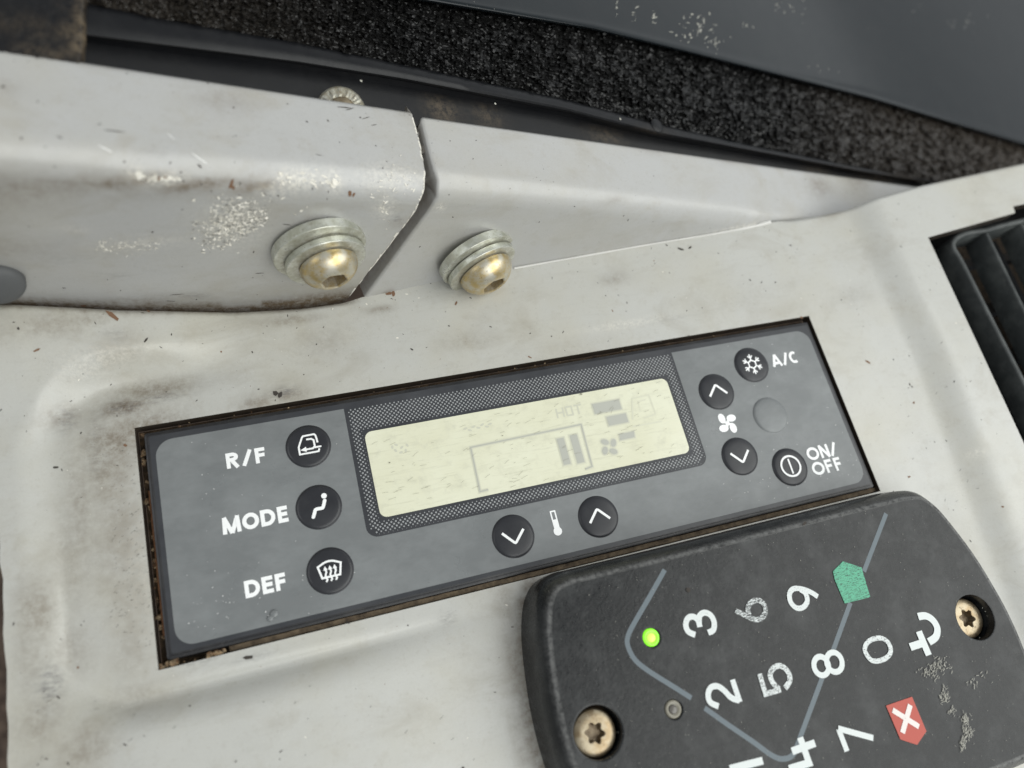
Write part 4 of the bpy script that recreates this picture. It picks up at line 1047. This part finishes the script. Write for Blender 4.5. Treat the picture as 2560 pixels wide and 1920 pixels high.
for _ in range(46): crumb((-91.0 + RNG.normal(0, .28), RNG.uniform(-26.4, 26.2), -2.6 + RNG.normal(0, .4)), .35 + .75 * RNG.random() ** 2)
for _ in range(26): crumb((RNG.uniform(-91, -40), -26.0 + RNG.normal(0, .15), -3.0 + RNG.normal(0, .3)), .3 + .5 * RNG.random() ** 2)
for _ in range(10): crumb((-80.5 + RNG.normal(0, 1.3), -26.1 + RNG.normal(0, .2), -.5 + RNG.normal(0, .3)), .5 + .4 * RNG.random())
for _ in range(10): crumb((-90 + RNG.normal(0, .9), -26.0 + RNG.normal(0, .2), -.9 + RNG.normal(0, .3)), .5 + .4 * RNG.random())
for _ in range(20): crumb((RNG.uniform(-90, 60), 25.9 + RNG.normal(0, .15), -1.0 + RNG.normal(0, .3)), .12 + .3 * RNG.random() ** 2)
crumbs = obj('slot_crumbs', mb.V, mb.F, 'crumb', consol, kind='stuff')

# ================================================================== KEYPAD
KZ = 13.0
kp = thing('keypad', 'black numeric keypad box with worn white digits and two torx screws', 'keypad', (40, -61, 0))
KP = smooth_line([(-13.4, -84), (-15.2, -76), (-16.4, -68), (-16.9, -60.5), (-16.7, -52.9), (-15.6, -43.3), (-14.3, -37.0), (-12.3, -31.9), (-9.4, -28.9), (-5, -27.75), (0, -27.75), (25, -27.9), (55, -27.9), (80, -27.9),
                  (88, -28.1), (92.5, -29.2), (95.6, -32.2), (98.0, -36.5), (101.6, -47), (103.5, -56.7), (104.3, -64), (104.2, -72), (102.8, -82), (99.5, -90), (95, -94.3), (88, -95.3), (60, -95.3), (25, -95.3), (0, -95.3), (-6, -94.4), (-10.6, -90.8)], 4, True)
def k_outline(grow):
    """bowed short ends, straight long sides, rounded corners"""
    P = np.array(KP); nrm = np.roll(P, -1, 0) - np.roll(P, 1, 0); nrm /= np.linalg.norm(nrm, axis=1)[:, None] + 1e-9
    return P + np.stack([-nrm[:, 1], nrm[:, 0]], 1) * grow
rings = [(0.9, -0.5), (0.8, 1.0), (0.5, 5.0), (0.45, 5.2), (0.0, 8.6), (-0.12, 9.3), (-0.55, 10.4), (-1.3, 11.5), (-1.9, 12.3), (-2.3, 12.72), (-2.7, 12.93), (-3.1, KZ), (-3.3, KZ)]
RG = [np.c_[k_outline(g), np.full(len(k_outline(g)), z)] for g, z in rings]; nK = len(RG[0])
V = np.vstack(RG); F = [(i * nK + k, (i + 1) * nK + k, (i + 1) * nK + (k + 1) % nK, i * nK + (k + 1) % nK) for i in range(len(rings) - 1) for k in range(nK)]
V = V.tolist(); z7 = crop(1280, 1200, 1280 / 2212); kA = crop(1560, 1420, 600 / 2212); kB = crop(1960, 1440, 600 / 2212)
sc_c = [at(*z7(372, 1090), KZ)[:2], at(*z7(2002, 592), KZ)[:2]]
led_c = [at(*z7(602, 680), KZ)[:2], at(*z7(697, 990), KZ)[:2]]
loops = [list(range((len(rings) - 1) * nK, len(rings) * nK))]
HR = 5.25
for c, r in ((sc_c[0], HR), (sc_c[1], HR), (led_c[0], 1.95), (led_c[1], 1.95)):
    st0 = len(V); nh = 32
    for (rr, z) in ((r + .5, KZ), (r + .3, KZ), (r + .06, KZ - .1), (r, KZ - .35), (r, KZ - 6.5)):
        for k in range(nh):
            a = 2 * math.pi * k / nh; V.append([c[0] + rr * math.cos(a), c[1] + rr * math.sin(a), z])
    for i in range(4):
        for k in range(nh): F.append((st0 + i * nh + k, st0 + i * nh + (k + 1) % nh, st0 + (i + 1) * nh + (k + 1) % nh, st0 + (i + 1) * nh + k))
    loops.append(list(range(st0, st0 + nh)))
flatidx = [i for l in loops for i in l]
tess = tessellate_polygon([[Vector((V[i][0], V[i][1], 0)) for i in l] for l in loops])
for t in tess:
    tri = orient(V, tuple(flatidx[i] for i in t)); F.append(tri)
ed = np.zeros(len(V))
for i, w in ((8, .3), (9, .8), (10, 1.0), (11, .5)): ed[i * nK:(i + 1) * nK] = w  # worn top rim, its edge highlight put into the paler colour
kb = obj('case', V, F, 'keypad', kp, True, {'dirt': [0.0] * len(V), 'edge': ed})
bm = bmesh.new(); bm.from_mesh(kb.data); bmesh.ops.recalc_face_normals(bm, faces=bm.faces[:]); bm.to_mesh(kb.data); bm.free(); sharpen(kb, 28)
# screws
def torx(c, z):
    n = 48; ro, ri = 2.2, 1.5
    def star(a): return (ro + ri) / 2 + (ro - ri) / 2 * math.cos(6 * (a + .3))
    prof = [(4.8, z - 2.2), (4.8, z - .7), (4.5, z - .22), (3.9, z), (3.1, z + .12)]
    V, F = lathe(prof, n, np.eye(3), (c[0], c[1], 0), cap=False); b0 = len(V)
    for rr, zz in ((1.08, z + .12), (1.0, z + .02), (0.9, z - 1.7)):
        for k in range(n):
            a = 2 * math.pi * k / n; r = star(a) * rr; V.append((c[0] + r * math.cos(a), c[1] + r * math.sin(a), zz))
    for lv in range(3):
        a0 = (len(prof) - 1) * n if lv == 0 else b0 + (lv - 1) * n; q0 = b0 + lv * n
        for k in range(n): F.append((a0 + k, a0 + (k + 1) % n, q0 + (k + 1) % n, q0 + k))
    F.append(tuple(b0 + 2 * n + k for k in range(n)))
    d = np.zeros(len(V)); d[:n * 2] = .9; d[b0 + 2 * n:] = .8
    sharpen(obj('torx_screw', V, F, 'rust', kp, True, {'dirt': d}), 30)
torx(sc_c[0] + np.array([-.25, -.2]), KZ - 1.7); torx(sc_c[1] + np.array([-.2, -.1]), KZ - 2.5)
for c in sc_c:
    V, F = lathe([(HR + .4, KZ - 5.2), (0.2, KZ - 5.2)], 24, np.eye(3), (c[0], c[1], 0)); obj('screw_well', V, F, 'grime', kp)
# indicator lamps
for c, m1, m2, lab in ((led_c[0], 'led_on', 'led_core', 'lit green indicator lamp'), (led_c[1], 'led_off', 'led_off_core', 'unlit clear indicator lamp')):
    V, F = lathe([(1.9, KZ - 3), (1.9, KZ - .15), (1.75, KZ + .15), (1.45, KZ + .22), (1.2, KZ + .1), (.5, KZ + .05)], 28, np.eye(3), (c[0], c[1], 0))
    o = obj('indicator_lamp', V, F, m1, kp, True, label=lab)
    V, F = lathe([(1.0, KZ), (.95, KZ + .3), (.6, KZ + .5), (.1, KZ + .55)], 20, np.eye(3), (c[0] - .1, c[1] - .05, 0)); obj('lamp_core', V, F, m2, o, True)
# digits, in the order of the keypad
IK = KZ + 0.12
def kpt(f, P): return [tuple(at(*f(x, y), KZ)[:2]) for x, y in P]
def kdigit(lab, parts, wear, mat='ink_white', name='digit'):
    mb = MB()
    for (f, P, w, mode) in parts:
        Q = kpt(f, P)
        if mode == 's': stroke(mb, smooth_line(Q, 5), w, IK)
        elif mode == 'c': stroke(mb, smooth_line(Q, 5, True), w, IK, True)
        elif mode == 'p': poly(mb, Q, IK)
        else: stroke(mb, Q, w, IK)
    o = obj(name, mb.V, mb.F, mat, kp, label=lab); o['wear'] = wear; return o
def loop_pts(cx, cy, rx, ry, n=10, rot=0.0): return [(cx + rx * math.cos(t) * math.cos(rot) - ry * math.sin(t) * math.sin(rot), cy + rx * math.cos(t) * math.sin(rot) + ry * math.sin(t) * math.cos(rot)) for t in np.linspace(0, 2 * math.pi, n + 1)[:-1]]
kdigit('digit three', [(kA, [(655, 617), (590, 585), (567, 520), (590, 460), (640, 450), (680, 485), (697, 545)], 1.3, 's'), (kA, [(690, 500), (695, 440), (740, 412), (795, 435), (828, 500), (820, 570), (772, 597)], 1.3, 's')], .30)
kdigit('worn digit six', [(kA, [(1025, 393), (1100, 430), (1180, 468), (1250, 470), (1295, 420), (1292, 345), (1240, 300), (1175, 312), (1138, 370), (1150, 435)], 1.2, 's')], .62)
kdigit('digit nine', [(kA, [(1783, 265), (1720, 225), (1640, 195), (1560, 192), (1522, 240), (1535, 320), (1590, 370), (1650, 360), (1685, 305), (1668, 235), (1620, 200)], 1.2, 's')], .36)
kdigit('digit two', [(kA, [(995, 1028), (1065, 1235)], 1.25, 'l'), (kA, [(1060, 1222), (985, 1195), (920, 1130), (860, 1090), (800, 1100), (772, 1160), (790, 1235), (868, 1275)], 1.25, 's')], .32)
kdigit('worn digit five', [(kA, [(1245, 975), (1300, 1160), (1440, 1120)], 1.15, 'l'), (kA, [(1425, 1115), (1365, 1050), (1345, 975), (1385, 915), (1450, 905), (1510, 960), (1525, 1040), (1480, 1108)], 1.2, 's')], .50)
kdigit('digit eight', [(kA, loop_pts(1815, 903, 66, 88, rot=-.3), 1.25, 'c'), (kA, loop_pts(1935, 868, 70, 92, rot=-.3), 1.25, 'c')], .20)
kdigit('worn digit nought', [(kB, [(742, 690), (760, 620), (820, 580), (900, 575), (960, 620), (980, 690), (950, 745), (880, 780), (800, 775)], 1.1, 'c')], .46)
kdigit('key symbol', [(kB, [(1232, 375), (1300, 368), (1365, 405), (1408, 480), (1395, 560), (1330, 608)], 1.7, 's'), (kB, [(1238, 510), (1330, 730)], 1.7, 'l'), (kB, [(1158, 655), (1292, 612)], 1.7, 'l')], .22, name='key_symbol')
kdigit('digit seven', [(kB, [(495, 1405), (818, 1493)], 1.25, 'l'), (kB, [(500, 1410), (578, 1615)], 1.25, 'l')], .24)
kdigit('digit four', [(z7, [(1208, 1172), (1308, 1136)], 1.5, 'l'), (z7, [(1243, 1112), (1282, 1222), (1196, 1248)], 1.5, 'l')], .18)
kdigit('digit one', [(z7, [(940, 1248), (1082, 1212)], 1.5, 'l')], .2)
kdigit('worn green house shaped key', [(z7, [(1385, 395), (1428, 352), (1508, 378), (1546, 506), (1436, 534), (1392, 430)], 0, 'p')], .50, 'ink_green', 'green_key')
kdigit('red five sided key', [(kB, [(935, 1195), (1175, 1112), (1308, 1430), (1222, 1556), (1068, 1506)], 0, 'p')], .18, 'ink_red', 'red_key')
IK += .06
kdigit('white cross on the red key', [(kB, [(995, 1235), (1237, 1388)], 1.2, 'l'), (kB, [(1157, 1188), (1085, 1445)], 1.2, 'l')], .30, 'ink_cross', 'cross_mark')
IK = KZ + 0.004
kdigit('grey printed corner line left', [(z7, [(660, 388), (590, 512), (530, 615), (502, 672), (500, 715), (530, 775), (590, 825), (690, 888), (775, 942)], 1.1, 's')], .22, 'ink_line', 'printed_line')
kdigit('grey printed corner line right', [(z7, [(832, 985), (930, 1055), (1040, 1130), (1120, 1188), (1170, 1205), (1215, 1185), (1245, 1110), (1340, 855)], 1.1, 's'), (z7, [(1385, 742), (1462, 530)], 1.1, 'l'), (z7, [(1520, 395), (1570, 265), (1616, 145)], 1.1, 'l')], .22, 'ink_line', 'printed_line')
# scuffs and dust on the keypad
IK = KZ + 0.12
kv = len(kb.data.vertices)
mb = MB()
for _ in range(520):
    x, y = RNG.uniform(-12, 98), RNG.uniform(-92, -31); disc(mb, (x, y), .04 + .15 * RNG.random() ** 4, IK + .1, 6, .045, RNG.random() * 3)
obj('keypad_dust', mb.V, mb.F, 'dust', kp, kind='stuff')
mb = MB(); scf = []
for (cx_, cy_, n, ax, ay) in ((1400, 830, 70, 60, 40), (1340, 900, 40, 60, 30), (1480, 1110, 46, 22, 40), (1540, 1260, 16, 25, 18), (1665, 1330, 46, 20, 26), (1680, 1450, 60, 26, 40), (1640, 1560, 40, 14, 40), (1780, 960, 20, 60, 40)):
    for _ in range(n): scf.append((RNG.normal(cx_, ax), RNG.normal(cy_, ay)))
for (x, y) in scf:
    p = at(*kB(x, y), KZ); a = RNG.normal(.9, .5); L_ = .25 + .7 * RNG.random()
    stroke(mb, [(p[0], p[1]), (p[0] + L_ * math.cos(a) * .5 + RNG.normal(0, .08), p[1] + L_ * math.sin(a) * .5), (p[0] + L_ * math.cos(a), p[1] + L_ * math.sin(a))], .05 + .08 * RNG.random(), IK + .1)
obj('keypad_scuffs', mb.V, mb.F, 'dust', kp, kind='stuff')
for (q_, r1, r2) in ((z7(760, 475), .55, .55), (z7(1262, 188), .7, .35)):
    mb = MB(); disc(mb, at(*q_, KZ)[:2], r1, IK + .02, 9, r2, .4); obj('black_spot', mb.V, mb.F, 'speck', kp)
